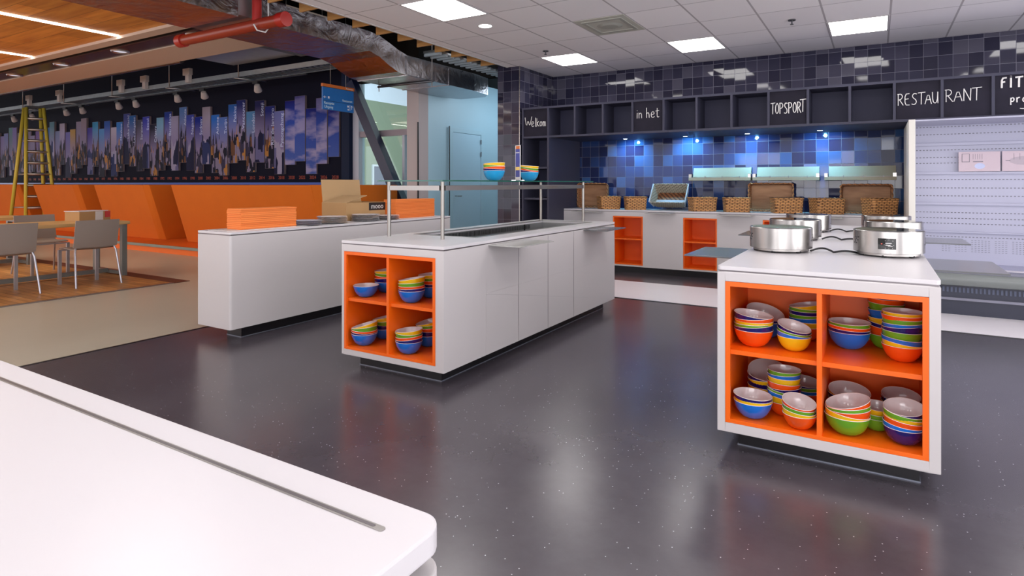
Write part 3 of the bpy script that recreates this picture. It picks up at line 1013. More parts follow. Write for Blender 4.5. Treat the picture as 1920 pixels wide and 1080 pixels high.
# ================================================================= COUNTERS
def counter(name, label, x0, y0, x1, y1, cub=None, plin=(0.10, 0.12, 0.10, 0.1), zt=0.934, origin=None, seams=(), topholes=None, cubside='front'):
    """white laminate counter: body, worktop, shadow gap, plinth, open orange cubby"""
    zb = zt - 0.03
    t = thing(name, label, 'counter', origin or ((x0 + x1) / 2, (y0 + y1) / 2, 0))
    m = MB()
    if cub is None:
        m.rbox(x0, y0, x1, y1, 0.10, zb, 0.02)
    else:
        cx0, cx1, cz0, cz1, dep = cub
        m.box(x0, y0 + dep, 0.10, x1, y1, zb)
        m.box(x0, y0, 0.10, cx0, y0 + dep, zb)
        m.box(cx1, y0, 0.10, x1, y0 + dep, zb)
        m.box(cx0, y0, 0.10, cx1, y0 + dep, cz0)
        m.box(cx0, y0, cz1, cx1, y0 + dep, zb)
    m.build('body', M['white'], t, bevel=0.004)
    m = MB().box(x0 + 0.008, y0 + 0.008, zb, x1 - 0.008, y1 - 0.008, zb + 0.012)
    m.build('shadow_gap', M['gap'], t)
    if topholes:
        hx0, hy0, hx1, hy1 = topholes
        m = MB()
        m.box(x0, y0, zb + 0.010, x1, hy0, zt)
        m.box(x0, hy1, zb + 0.010, x1, y1, zt)
        m.box(x0, hy0, zb + 0.010, hx0, hy1, zt)
        m.box(hx1, hy0, zb + 0.010, x1, hy1, zt)
        m.build('worktop', M['top'], t)
    else:
        MB().rbox(x0, y0, x1, y1, zb + 0.010, zt, 0.02).build('worktop', M['top'], t, bevel=0.002)
    MB().box(x0 + plin[0], y0 + plin[1], 0, x1 - plin[2], y1 - plin[3], 0.10).build('plinth', M['plinth'], t)
    m = MB().box(x0 + plin[0] - 0.004, y0 + plin[1] - 0.004, 0.0, x1 - plin[2] + 0.004, y1 - plin[3] + 0.004, 0.005)
    m.build('plinth_strip', M['plinthline'], t)
    if cub:
        cx0, cx1, cz0, cz1, dep = cub
        g = 0.024
        L = 0.006
        e = 0.001
        m = MB()
        m.box(cx0 + e, y0 + 0.018, cz0 + e, cx0 + L, y0 + dep - e, cz1 - e)
        m.box(cx1 - L, y0 + 0.018, cz0 + e, cx1 - e, y0 + dep - e, cz1 - e)
        m.box(cx0 + L, y0 + 0.018, cz0 + e, cx1 - L, y0 + dep - e, cz0 + 0.020)
        m.box(cx0 + L, y0 + 0.018, cz1 - L, cx1 - L, y0 + dep - e, cz1 - e)
        m.box(cx0 + L, y0 + dep - 0.02, cz0 + 0.02, cx1 - L, y0 + dep - e, cz1 - L)
        cb = m.build('orange_cubby', M['orange'], t)
        m = MB()
        m.box(cx0 + e, y0 - 0.001, cz0 + e, cx0 + g, y0 + 0.018, cz1 - e)
        m.box(cx1 - g, y0 - 0.001, cz0 + e, cx1 - e, y0 + 0.018, cz1 - e)
        m.box(cx0 + g, y0 - 0.001, cz0 + e, cx1 - g, y0 + 0.018, cz0 + 0.020)
        m.box(cx0 + g, y0 - 0.001, cz1 - g, cx1 - g, y0 + 0.018, cz1 - e)
        m.build('cubby_frame', M['orange'], cb)
        xm = (cx0 + cx1) / 2
        MB().box(xm - 0.011, y0 + 0.002, cz0 + 0.02, xm + 0.011, y0 + dep - 0.02, cz1 - L).build('divider', M['orange'], cb)
        zm = 0.49
        m = MB().box(cx0 + L, y0 + 0.019, zm, xm - 0.011, y0 + dep - 0.02, zm + 0.022)
        m.build('cubby_shelf', M['orange'], cb)
        m = MB().box(xm + 0.011, y0 + 0.019, zm, cx1 - L, y0 + dep - 0.02, zm + 0.022)
        m.build('cubby_shelf', M['orange'], cb)
    for (kind, a, za, zb2) in seams:
        m = MB()
        if kind == 'x1':
            m.box(x1 - 0.001, a - 0.0015, za, x1 + 0.0006, a + 0.0015, zb2)
        m.build('panel_seam', M['gap'], t)
    return t


def flap(parent, x0, y0, x1, y1, z=0.903, m='flap'):
    o = MB().box(x0, y0, z - 0.008, x1, y1, z).build('tray_flap', M[m], parent, bevel=0.001)
    o['label'] = 'fold-out glass tray rest'
    return o


# right island with hot plates
isl = counter('serving_island', 'white serving island at the right with orange cubbies of bowls and six round hotplates', -0.69, 3.17, 0.24, 6.85,
              cub=(-0.652, 0.198, 0.148, 0.858, 0.62), plin=(0.08, 0.12, 0.07, 0.1))
flap(isl, -1.035, 3.82, -0.692, 4.38)
flap(isl, -1.035, 5.57, -0.692, 6.08)
flap(isl, 0.242, 3.82, 0.57, 4.38)
flap(isl, 0.242, 5.55, 0.60, 6.08)
# salad bar island
WELL = (-3.22, 3.84, -2.64, 6.02)
sal = counter('salad_bar_island', 'white salad bar island in the middle with sunken steel cooling well and glass guard', -3.37, 3.17, -2.43, 6.20,
              cub=(-3.345, -2.498, 0.140, 0.855, 0.50), plin=(0.07, 0.12, 0.11, 0.06), topholes=WELL,
              seams=(('x1', 4.142, 0.1, 0.904), ('x1', 4.645, 0.1, 0.904), ('x1', 5.164, 0.1, 0.904)))
# sink the body under the well
flap(sal, -2.428, 3.70, -2.157, 4.22, m='flapw')
flap(sal, -2.428, 5.38, -2.18, 5.88)
flap(sal, -3.62, 3.60, -3.372, 4.20)
o_ = [c for c in sal.children if c.name.startswith('body')][0]
o_.data.transform(Matrix.Identity(4))
bm = bmesh.new()
# rebuild the body with a cavity below the well
bpy.data.objects.remove(o_)
m_ = MB()
x0, y0, x1, y1, dep = -3.37, 3.17, -2.43, 6.20, 0.50
cx0, cx1, cz0, cz1 = -3.345, -2.498, 0.140, 0.855
zb = 0.904
m_.box(x0, y0, 0.10, cx0, y0 + dep, zb)
m_.box(cx1, y0, 0.10, x1, y0 + dep, zb)
m_.box(cx0, y0, 0.10, cx1, y0 + dep, cz0)
m_.box(cx0, y0, cz1, cx1, y0 + dep, zb)
m_.box(x0, y0 + dep, 0.10, x1, y1, 0.55)
m_.box(x0, y0 + dep, 0.55, WELL[0] - 0.03, y1, zb)
m_.box(WELL[2] + 0.03, y0 + dep, 0.55, x1, y1, zb)
m_.box(WELL[0] - 0.03, y0 + dep, 0.55, WELL[2] + 0.03, WELL[1] - 0.03, zb)
m_.box(WELL[0] - 0.03, WELL[3] + 0.03, 0.55, WELL[2] + 0.03, y1, zb)
m_.build('body', M['white'], sal, bevel=0.003)
bm.free()
g_ = [c for c in sal.children if c.name.startswith('shadow_gap')][0]
bpy.data.objects.remove(g_)
m_ = MB()
for b in ((x0 + .008, y0 + .008, x1 - .008, WELL[1] - .03), (x0 + .008, WELL[3] + .03, x1 - .008, y1 - .008),
          (x0 + .008, WELL[1] - .03, WELL[0] - .03, WELL[3] + .03), (WELL[2] + .03, WELL[1] - .03, x1 - .008, WELL[3] + .03)):
    m_.box(b[0], b[1], 0.904, b[2], b[3], 0.915)
m_.build('shadow_gap', M['gap'], sal)
a, b, c, d = WELL
m_ = MB()
m_.box(a - 0.02, b - 0.02, 0.62, c + 0.02, d + 0.02, 0.635)
m_.box(a - 0.02, b, 0.635, a, d, 0.912)
m_.box(c, b, 0.635, c + 0.02, d, 0.912)
m_.box(a, b - 0.02, 0.635, c, b, 0.912)
m_.box(a, d, 0.635, c, d + 0.02, 0.912)
well = m_.build('cooling_well', M['inox'], sal)
m_ = MB()
e = 0.018
for q in ((a - e, b - e, c + e, b + 0.012), (a - e, d - 0.012, c + e, d + e), (a - e, b + 0.012, a + 0.012, d - 0.012), (c - 0.012, b + 0.012, c + e, d - 0.012)):
    m_.box(q[0], q[1], 0.934, q[2], q[3], 0.937)
m_.build('well_rim', M['steel2'], sal)
m_ = MB()
for k in range(86):
    y = b + 0.05 + k * 0.0215
    m_.box(a + 0.0005, y, 0.862, a + 0.002, y + 0.011, 0.905)
m_.build('air_slots', M['black'], well)
m_ = MB()
for k in range(9):
    for dz in (0, 0.03):
        m_.box(a + 0.0005, b + 0.22 + k * 0.2, 0.80 + dz, a + 0.002, b + 0.228 + k * 0.2, 0.808 + dz)
        m_.box(a + 0.0005, b + 0.25 + k * 0.2, 0.80 + dz, a + 0.002, b + 0.258 + k * 0.2, 0.808 + dz)
m_.build('rivet_holes', M['black'], well)
MB().box(a, 5.60, 0.635, a + 0.012, 5.61, 0.912).build('well_joint', M['black'], well)
# guard rail with glass
rail = thing('glass_guard', 'steel framed glass guard shelf standing over the salad bar', 'guard', (-3.03, 4.9, 0.934))
for x in (-3.30, -2.77):
    for y in (3.60, 6.13):
        MB().cyl(x, y, 0.934, 1.364, 0.0145, 24).build('post', M['poststeel'], rail)
for q in ((-3.281, 3.585, -2.789, 3.615), (-3.281, 6.115, -2.789, 6.145)):
    MB().box(q[0], q[1], 1.298, q[2], q[3], 1.334).build('cross_rail', M['steel2'], rail)
for x in (-3.30, -2.77):
    MB().box(x - 0.015, 3.619, 1.298, x + 0.015, 6.111, 1.334).build('long_rail', M['steel2'], rail)
gl = MB().box(-3.352, 3.53, 1.366, -2.715, 6.28, 1.376).build('glass_shelf', M['glass'], rail)
m_ = MB()
for q in ((-3.352, 3.527, -2.715, 3.530), (-3.352, 6.28, -2.715, 6.283), (-3.355, 3.527, -3.352, 6.283), (-2.715, 3.527, -2.712, 6.283)):
    m_.box(q[0], q[1], 1.366, q[2], q[3], 1.376)
m_.build('glass_edge', M['glassedge'], gl)

# left counter
c1 = counter('plate_counter', 'long plain white counter at the left holding orange sheets and plates', -5.18, 3.17, -4.70, 6.28,
             plin=(0.20, 0.16, 0.08, 0.08))

# foreground counter
fg = thing('front_counter', 'white counter in the near left foreground with a steel slot inlay', 'counter', (-1.2, 0.1, 0))
MB().rbox(-3.4, -1.2, -0.462, 0.612, 0.896, 0.926, 0.035, seg=8).build('worktop', M['top'], fg, bevel=0.003)
MB().rbox(-3.38, -1.18, -0.50, 0.585, 0.872, 0.896, 0.03).build('shadow_gap', M['gap'], fg)
MB().rbox(-3.4, -1.2, -0.462, 0.612, 0.10, 0.872, 0.035, seg=8).build('body', M['white'], fg, bevel=0.003)
MB().box(-3.3, -1.1, 0, -0.56, 0.50, 0.10).build('plinth', M['plinth'], fg)
MB().rbox(-3.3, 0.548, -0.515, 0.558, 0.9262, 0.9272, 0.0045).build('slot_inlay', M['steel2'], fg)
MB().rbox(-3.3, 0.5505, -0.53, 0.5555, 0.9272, 0.9276, 0.0022).build('slot_opening', M['gap'], fg)

# ---------------------------------------------------------------- back counter
bc = thing('back_counter', 'long white back counter with orange open compartments under the tiled wall', 'counter', (-2.15, 9.0, 0))
ZT = 0.95
BX0, BX1, BY0, BY1 = -4.30, 0.27, 8.74, 9.345
OPEN = [(-3.452, -2.978), (-2.380, -1.906), (-1.308, -0.834)]
m_ = MB()
xs = [BX0] + [v for o in OPEN for v in o] + [BX1]
for i in range(0, len(xs), 2):
    m_.box(xs[i], BY0, 0.10, xs[i + 1], BY1, ZT - 0.03)
for (p, q) in OPEN:
    m_.box(p, BY0, 0.10, q, BY1, 0.122)
    m_.box(p, BY0, 0.858, q, BY1, ZT - 0.03)
    m_.box(p, BY0 + 0.45, 0.122, q, BY1, 0.858)
m_.build('body', M['white'], bc)
MB().box(BX0 + 0.005, BY0 + 0.006, ZT - 0.03, BX1 - 0.005, BY1, ZT - 0.02).build('shadow_gap', M['gap'], bc)
MB().box(BX0, BY0, ZT - 0.02, BX1, BY1, ZT).build('worktop', M['top'], bc, bevel=0.002)
MB().box(BX0 + 0.06, BY0 + 0.10, 0, BX1, BY1, 0.10).build('plinth', M['plinth'], bc)
for (p, q) in OPEN:
    m_ = MB()
    e, g = 0.002, 0.02
    m_.box(p + e, BY0 - 0.001, 0.124, p + g, BY0 + 0.448, 0.856)
    m_.box(q - g, BY0 - 0.001, 0.124, q - e, BY0 + 0.448, 0.856)
    m_.box(p + g, BY0 - 0.001, 0.124, q - g, BY0 + 0.448, 0.142)
    m_.box(p + g, BY0 - 0.001, 0.836, q - g, BY0 + 0.448, 0.856)
    m_.box(p + g, BY0 + 0.43, 0.142, q - g, BY0 + 0.448, 0.836)
    cb = m_.build('orange_compartment', M['orange'], bc)
    MB().box(p + g, BY0 + 0.004, 0.50, q - g, BY0 + 0.43, 0.52).build('compartment_shelf', M['orange'], cb)
for (p, q) in ((-4.02, -3.60), (-2.86, -2.48), (-1.85, -1.41), (-0.78, -0.35)):
    flap(bc, p, 8.46, q, BY0 - 0.001, 0.925, 'flapw')

# wall mounted dispenser rails
for i, (p, q) in enumerate(((-2.42, -1.543), (-1.514, -0.663), (-0.598, 0.223))):
    t = thing('wall_rail', ['left', 'middle', 'right'][i] + ' one of the three steel dispenser rails on the blue tiles', 'dispenser rail', ((p + q) / 2, 9.30, 1.39), 0, 'steel rails on the tiled wall')
    hb = MB().hexa([(p + 0.05, 9.25, 1.44), (q, 9.25, 1.44), (q, 9.27, 1.44), (p + 0.05, 9.27, 1.44)],
                   [(p + 0.05, 9.30, 1.585), (q, 9.30, 1.585), (q, 9.32, 1.585), (p + 0.05, 9.32, 1.585)])
    hb.build('back_plate', M['railplate'], t)
    MB().box(p, 9.19, 1.395, q + 0.005, 9.345, 1.44).build('tray', M['railplate'], t, bevel=0.002)
    MB().box(p + 0.06, 9.188, 1.443, q - 0.05, 9.192, 1.448).build('cutting_edge', M['gap'], t)
    for xx in (p, q - 0.035):
        MB().box(xx, 9.20, 1.44, xx + 0.04, 9.345, 1.49).build('end_bracket', M['steel'], t)
    for k in range(1, 4):
        xx = p + (q - p) * k / 3.6
        MB().box(xx - 0.004, 9.186, 1.43, xx + 0.004, 9.19, 1.46).build('clip', M['gap'], t)

# ---------------------------------------------------------------- baskets
def basket_mesh(t, w, d, h, mt, flare=0.03, floor_m=None):
    """open rectangular woven basket, base centred on origin"""
    m = MB()
    r = 0.035
    prof = [(0.0, 0.0), (0.0, 1.0)]

    def ring(w2, d2, z, rr):
        pts = []
        for cx, cy, a0 in ((w2 - rr, -d2 + rr, -90), (w2 - rr, d2 - rr, 0), (-w2 + rr, d2 - rr, 90), (-w2 + rr, -d2 + rr, 180)):
            for k in range(5):
                a = radians(a0 + 90 * k / 4)
                pts.append((cx + rr * cos(a), cy + rr * sin(a), z))
        return pts
    w2, d2 = w / 2, d / 2
    R = [ring(w2 - flare, d2 - flare, 0.0, r), ring(w2 - flare * .4, d2 - flare * .4, h * .6, r), ring(w2, d2, h, r),
         ring(w2 - 0.014, d2 - 0.014, h, r * .8), ring(w2 - flare - 0.014, d2 - flare - 0.014, 0.014, r * .8)]
    n = len(R[0])
    vs = [p for rr in R for p in rr]
    fs = []
    for i in range(len(R) - 1):
        for k in range(n):
            fs.append((i * n + k, i * n + (k + 1) % n, (i + 1) * n + (k + 1) % n, (i + 1) * n + k))
    fs.append(tuple(range(n - 1, -1, -1)))
    m.add(vs, fs, 0, False)
    o1 = m.build('woven_wall', mt, t, world=False)
    m = MB()
    pts = R[4]
    m.add(pts, [tuple(range(n))], 0)
    m.add([(p[0] * 0.98, p[1] * 0.98, 0.018) for p in pts], [tuple(range(n))], 0)
    o2 = m.build('basket_floor', floor_m or M['wickerwood'], t, world=False)
    # braided rim
    m = MB()
    mid = ring(w2 - 0.004, d2 - 0.004, h, r)
    for ph in (0, pi):
        pp = []
        tot = 0
        dense = []
        for k in range(n):
            p, q = Vector(mid[k]), Vector(mid[(k + 1) % n])
            L = max(1, int((q - p).length / 0.02))
            for s in range(L):
                dense.append(p.lerp(q, s / L))
        for k, p in enumerate(dense):
            a = k * 0.9 + ph
            c = Vector((p.x, p.y, 0)).normalized()
            pp.append(p + c * 0.007 * cos(a) + Vector((0, 0, 0.007 * sin(a))))
        pp.append(pp[0])
        m.tube(pp, 0.0065, 6, cap=False)
    o3 = m.build('braided_rim', mt, t, world=False)
    return t


BK = [  # px corner solved to x at the counter's front; angle, right face, left face
    (-3.66, 38, 0.33, 0.30, 0.19, 'low wicker basket on the back counter, next to the guard post'),
    (-3.25, 30, 0.32, 0.28, 0.19, 'low wicker basket left of the cloth-lined basket'),
    (-2.235, 36, 0.36, 0.28, 0.19, 'low wicker basket right in front of the cloth-lined basket'),
    (-1.80, 20, 0.34, 0.32, 0.19, 'low wicker basket over the middle orange compartment'),
    (-1.16, 22, 0.37, 0.31, 0.20, 'low wicker basket in front of the second upright basket from right'),
    (-0.645, 30, 0.37, 0.29, 0.20, 'low wicker basket left of the rightmost upright basket'),
    (-0.025, 34, 0.345, 0.28, 0.205, 'rightmost low wicker basket against the display fridge post')]
for (x, ang, w, d, h, lab) in BK:
    a = radians(ang)
    c = Vector((x, 8.775, ZT)) + Vector((cos(a), sin(a), 0)) * w / 2 + Vector((-sin(a), cos(a), 0)) * d / 2
    t = thing('wicker_basket', lab, 'basket', c, a, 'low wicker baskets in front')
    basket_mesh(t, w, d, h, M['wicker'], 0.012)
UP = [(-4.275, -3.74, 'leftmost upright wicker basket with bare plywood bottom showing', 0.40),
      (-1.575, -0.98, 'upright brown basket leaning on the tiles under the middle steel rail', 0.40),
      (-0.41, 0.19, 'rightmost upright brown basket with scratched plywood bottom', 0.385)]
for (p, q, lab, hh) in UP:
    t = thing('wicker_basket', lab, 'basket', ((p + q) / 2, 9.33, ZT + hh / 2 + 0.006), 0, 'upright baskets against the wall')
    t.rotation_euler = (radians(90), 0, 0)
    basket_mesh(t, q - p, hh, 0.105, M['wickerdark'], 0.015)
t = thing('wicker_basket', 'tilted grey wicker basket with white cloth lining under the first steel rail', 'basket', (-2.69, 9.22, ZT + 0.148), 0)
t.rotation_euler = (radians(52), 0, 0)
basket_mesh(t, 0.54, 0.36, 0.17, M['wickergrey'], 0.04, M['wickerdark'])
m_ = MB()
for s in (-1, 1):
    m_.hexa([(s * 0.240 - 0.005, -0.15, 0.02), (s * 0.240 + 0.005, -0.15, 0.02), (s * 0.240 + 0.005, 0.15, 0.02), (s * 0.240 - 0.005, 0.15, 0.02)],
            [(s * 0.272 - 0.008, -0.175, 0.185), (s * 0.272 + 0.008, -0.175, 0.185), (s * 0.272 + 0.008, 0.175, 0.185), (s * 0.272 - 0.008, 0.175, 0.185)])
m_.box(-0.24, -0.14, 0.022, 0.24, -0.02, 0.03)
m_.build('cloth_lining', M['cloth'], t, world=False, bevel=0.003)

# ================================================================= DISPLAY FRIDGE
FX0, FX1 = 0.30, 4.2
FYF, FYB = 7.70, 8.50
frg = thing('display_fridge', 'tall white open display fridge at the right edge with slotted back wall', 'fridge', (2.2, 8.1, 0))
for xx in (FX0, FX1 - 0.06):
    MB().box(xx, FYF, 0.30, xx + 0.06, 9.0, 2.03).build('side_post', [M['fridgepost']], frg, bevel=0.004)
MB().box(FX0 + 0.06, FYF + 0.06, 2.015, FX1 - 0.06, 9.0, 2.03).build('canopy', M['fridge'], frg)
MB().box(FX0 + 0.06, FYB, 0.45, FX1 - 0.06, FYB + 0.03, 2.015).build('back_wall', M['fridge'], frg)
for z, h in ((1.80, 0.035), (1.47, 0.03), (1.12, 0.03), (0.80, 0.02)):
    m_ = MB().box(FX0 + 0.06, FYB - 0.035, z - h / 2, FX1 - 0.06, FYB - 0.001, z + h / 2)
    m_.build('shelf_ledge', M['fridge'], frg, bevel=0.006)
for z in (2.0, 1.915, 1.735, 1.65, 1.585, 1.395, 1.30, 1.21, 1.02, 0.955, 0.895, 0.745):
    m_ = MB()
    x = FX0 + 0.07
    while x < FX1 - 0.08:
        m_.box(x, FYB - 0.0015, z - 0.004, x + 0.018, FYB - 0.0002, z + 0.004)
        x += 0.033
    m_.build('slot_row', M['slotline'], frg)
m_ = MB()
x = FX0 + 0.35
k = 0
while x < FX1 - 0.2:
    if k % 12 not in (3, 8):
        for j in range(7):
            m_.box(x, FYB - 0.0015, 0.58 + j * 0.021, x + 0.017, FYB - 0.0002, 0.584 + j * 0.021)
    x += 0.030
    k += 1
pf = m_.build('air_perforation', M['slotline'], frg)
pf['kind'] = 'stuff'
MB().box(FX0 + 0.06, FYF + 0.03, 0.40, FX1 - 0.06, FYB, 0.45).build('deck', M['fridge'], frg)
MB().box(FX0 + 0.02, FYF - 0.05, 0.43, FX1, FYF + 0.12, 0.455).build('front_sill', M['fridgegrey'], frg, bevel=0.005)
MB().box(FX0 + 0.55, FYF + 0.13, 0.452, FX1 - 0.3, FYF + 0.26, 0.456).build('air_inlet_cover', M['strip'], frg)  # white strip painted for light reflecting on the deck
bmp = MB()
pr = [(-0.05, 0.43), (-0.075, 0.41), (-0.085, 0.375), (-0.08, 0.34), (-0.06, 0.31), (-0.02, 0.30), (0.02, 0.30), (0.02, 0.43)]
vs = [(FX0, FYF + a, z) for a, z in pr] + [(FX1, FYF + a, z) for a, z in pr]
n = len(pr)
bmp.add(vs, [(i, (i + 1) % n, n + (i + 1) % n, n + i) for i in range(n)], 0, True)
bmp.add(vs[:n], [tuple(range(n))])
bmp.add(vs[n:], [tuple(range(n))])
bmp.build('bumper', M['bumper'], frg)
MB().box(FX0, FYF - 0.02, 0.0, FX1, FYB, 0.30).build('base', M['fridgebase'], frg)
MB().box(FX0, FYF - 0.04, 0.155, FX1, FYF - 0.02, 0.18).build('base_ridge', M['fridgegrey'], frg)
m_ = MB()
x = FX0 + 0.02
while x < FX1 - 0.03:
    m_.box(x, FYF - 0.026, 0.235, x + 0.018, FYF - 0.02, 0.285)
    x += 0.034
gr = m_.build('grille', M['grillebar'], frg)
LAB = ['leftmost pale printed card on the fridge ledge', 'pale printed card with a large oval, on the fridge ledge', 'pale printed card at the right edge of the photo, on fridge ledge',
       'pale printed card on the fridge ledge outside the frame']
for i, x in enumerate((0.80, 1.185, 1.57)):
    t = thing('price_card', LAB[i], 'card', (x + 0.19, 8.45, 1.488), 0, 'printed cards in the fridge')
    MB().box(x, 8.444, 1.486, x + 0.37, 8.452, 1.705).build('card', M['label'], t)
    m_ = MB()
    if i == 0:
        for q in ((0.03, 0.10, 0.10, 0.105), (0.03, 0.19, 0.10, 0.193), (0.03, 0.10, 0.034, 0.193), (0.096, 0.10, 0.10, 0.193), (0.13, 0.10, 0.22, 0.108)):
            m_.box(x + q[0], 8.442, 1.49 + q[1], x + q[2], 8.444, 1.49 + q[3])
        for s in range(5):
            m_.box(x + 0.13 + s * 0.02, 8.442, 1.62, x + 0.132 + s * 0.02, 8.444, 1.68)
    else:
        for s in range(5):
            m_.box(x + 0.10 + s * 0.05, 8.442, 1.61, x + 0.102 + s * 0.05, 8.444, 1.68)
        m_.box(x + 0.03, 8.442, 1.60, x + 0.07, 8.444, 1.605)
    m_.build('print', M['slotline'], t)
    m_ = MB()
    sc = (0.05, 0.0015, 0.035) if i == 0 else (0.14, 0.0015, 0.05)
    m_.sphere((x + 0.19, 8.4445, 1.545 if i == 0 else 1.60), 1.0, 0, 20, 8, sc)
    m_.build('printed_oval', M['label2'] if i != 1 else mat('print_tan', (0.50, 0.42, 0.48), 0.5), t)

# ================================================================= HOTPLATES
def hotplate(name_lab, x, y, panel):
    R, H = 0.178, 0.128
    t = thing('round_hotplate', name_lab, 'hotplate', (x, y, 0.934), 0, 'round steel hotplates on the right island')
    z0 = 0.934 + 0.022
    MB().lathe([(R - 0.012, z0), (R, z0 + 0.003), (R, z0 + H - 0.004), (R - 0.004, z0 + H), (R - 0.010, z0 + H), (R - 0.012, z0 + H - 0.006)], (x, y, 0), 56, cap0=True).build('housing', M['steel'], t)
    MB().cyl(x, y, z0 + H - 0.010, z0 + H + 0.0015, R - 0.0115, 56).build('glass_plate', M['blackglass'], t)
    MB().cyl(x, y, z0 - 0.012, z0, R - 0.02, 40).build('bottom_plate', M['steel2'], t)
    for a in (200, 260, 320, 20, 80, 140):
        px, py = x + (R - 0.035) * cos(radians(a)), y + (R - 0.035) * sin(radians(a))
        MB().lathe([(0.008, 0.934), (0.014, 0.936), (0.016, 0.946), (0.012, 0.952)], (px, py, 0), 12, cap0=True, cap1=True).build('foot', M['black'], t)
    m = MB()
    for a0 in ((-158, -8) if True else ()):
        for i in range(3):
            for j in range(2 if i == 1 else 3):
                a = radians(a0 + (i - 1) * 4 + j * 3.4 + (2 if j == 1 else 0))
                zz = z0 + H * 0.38 + j * 0.017 + (i == 1) * 0.008
                M4 = Matrix.Translation((x, y, 0)) @ Matrix.Rotation(a, 4, 'Z')
                m.box(R - 0.001, -0.0055, zz, R + 0.0006, 0.0055, zz + 0.006, 0, M4)
    m.build('vent_slots', M['black'], t)
    if panel:
        a0, a1 = -93 - 14, -93 + 14
        m = MB()
        n = 8
        vs = []
        for k in range(n + 1):
            a = radians(a0 + (a1 - a0) * k / n)
            vs += [(x + (R + 0.0015) * cos(a), y + (R + 0.0015) * sin(a), z0 + 0.028), (x + (R + 0.0015) * cos(a), y + (R + 0.0015) * sin(a), z0 + 0.088)]
        m.add(vs, [(2 * k, 2 * k + 2, 2 * k + 3, 2 * k + 1) for k in range(n)], 0, True)
        cp = m.build('control_panel', M['blackglass'], t)
        m = MB()

        def on(ad, z, w, h):
            M4 = Matrix.Translation((x, y, 0)) @ Matrix.Rotation(radians(ad), 4, 'Z')
            m.box(R + 0.0018, -w / 2, z0 + z, R + 0.0026, w / 2, z0 + z + h, 0, M4)
        on(-90.5, 0.060, 0.030, 0.004)
        on(-91.5, 0.050, 0.024, 0.004)
        on(-88, 0.045, 0.022, 0.002)
        for ad, z in ((-97, 0.052), (-95.5, 0.075), (-95.5, 0.034), (-90, 0.08), (-84, 0.075), (-83, 0.05), (-90, 0.032), (-84.5, 0.034)):
            on(ad, z, 0.003, 0.002)
        m.build('panel_print', M['whitemetal'], cp)
        m = MB()
        on(-101, 0.055, 0.007, 0.006)
        m.build('panel_lamp', mat('panel_red', (0.7, 0.12, 0.08), 0.4), cp)
    return t


HP = [(-0.505, 4.07, False, 'front left round hotplate on the right island, without control panel'),
      (-0.52, 4.99, False, 'middle left round hotplate on the right island'),
      (-0.505, 5.86, False, 'rear left round hotplate on the right island'),
      (0.062, 4.13, True, 'front right round hotplate with fully visible black control panel'),
      (0.105, 5.08, True, 'middle right round hotplate, its control panel half hidden'),
      (0.072, 5.93, True, 'rear right round hotplate on the right island')]
for x, y, p, lab in HP:
    hotplate(lab, x, y, p)
CL = [('black cable running between the two front hotplates', 4.12), ('black cable running between the two middle hotplates', 5.05), ('black cable running between the two rear hotplates', 5.92)]
for (lab, y) in CL:
    pts = []
    for k in range(25):
        u = k / 24
        x = -0.34 + u * 0.25
        pts.append((x, y - 0.03 + 0.035 * sin(u * pi * 2.2), 0.941 + 0.016 * max(0, sin(u * 2 * pi)) * (1 if u < .5 else 0) + 0.012 * max(0, -sin(u * 2 * pi))))
    o = MB().tube(pts, 0.006, 8).build('power_cable', M['black'], origin=(-0.2, y, 0.934))
    tag(o, lab, 'cable', 'cables between hotplates')

# ================================================================= BOWLS
BOWLS = {}


def bowl_proto(col):
    R, H = 1.0, 0.86
    out = [(0.40, 0.0), (0.46, 0.02), (0.65, 0.13), (0.80, 0.31), (0.91, 0.52), (0.975, 0.73), (1.0, H)]
    inn = [(0.99, H + 0.018), (0.968, H + 0.004), (0.942, 0.72), (0.876, 0.52), (0.765, 0.32), (0.61, 0.16), (0.38, 0.075), (0.02, 0.06)]
    prof = out + inn
    mats = [0] * (len(out) - 1) + [2, 2] + [1] * (len(inn) - 2)
    m = MB()
    m.lathe(prof, (0, 0, 0), 40, mats=mats, cap0=True, cap1=True)
    o = m.build('bowl', [M['bowl_' + col], M['bowlin'], M['rim']])
    return o


used_proto = set()
rng = random.Random(4)
ORD = ['bottom', 'second', 'third', 'fourth', 'fifth', 'sixth', 'seventh', 'eighth', 'ninth', 'tenth']


def stack(x, y, z, r, cols, desc, tilts=None, step=0.30, grp='stacked bowls'):
    """cols bottom to top; tilts: list of (deg, azimuth deg)"""
    zc = z
    hh = r * 0.86
    axis = Matrix.Identity(4)
    top = Vector((x, y, z))
    n = len(cols)
    for i, c in enumerate(cols):
        if c not in BOWLS:
            BOWLS[c] = bowl_proto(c)
            o = BOWLS[c]
        else:
            o = BOWLS[c].copy()
            COL.objects.link(o)
        td, az = (tilts[i] if tilts and i < len(tilts) else (0, 0))
        rt = Matrix.Rotation(radians(az), 4, 'Z') @ Matrix.Rotation(radians(td), 4, 'Y') @ Matrix.Rotation(radians(-az), 4, 'Z')
        if i == 0:
            rt = Matrix.Identity(4)
        o.matrix_world = Matrix.Translation((x + rng.uniform(-.002, .002) * (i > 0), y + rng.uniform(-.002, .002) * (i > 0), zc)) @ Matrix.Translation((0, 0, r * 0.94)) @ rt @ Matrix.Translation((0, 0, -r * 0.94)) @ Matrix.Diagonal((r, r, r * 1.05, 1))
        st = step[i] if isinstance(step, (list, tuple)) else step
        zc += r * st
        if n == 1:
            lab = 'single ' + c + ' bowl, ' + desc
        elif i == n - 1:
            lab = 'topmost ' + c + ' bowl, ' + desc
        elif i == 0:
            lab = 'bottom ' + c + ' bowl, ' + desc
        else:
            lab = ORD[i] + ' bowl from below, ' + c + ', ' + desc
        tag(o, lab, 'bowl', grp)


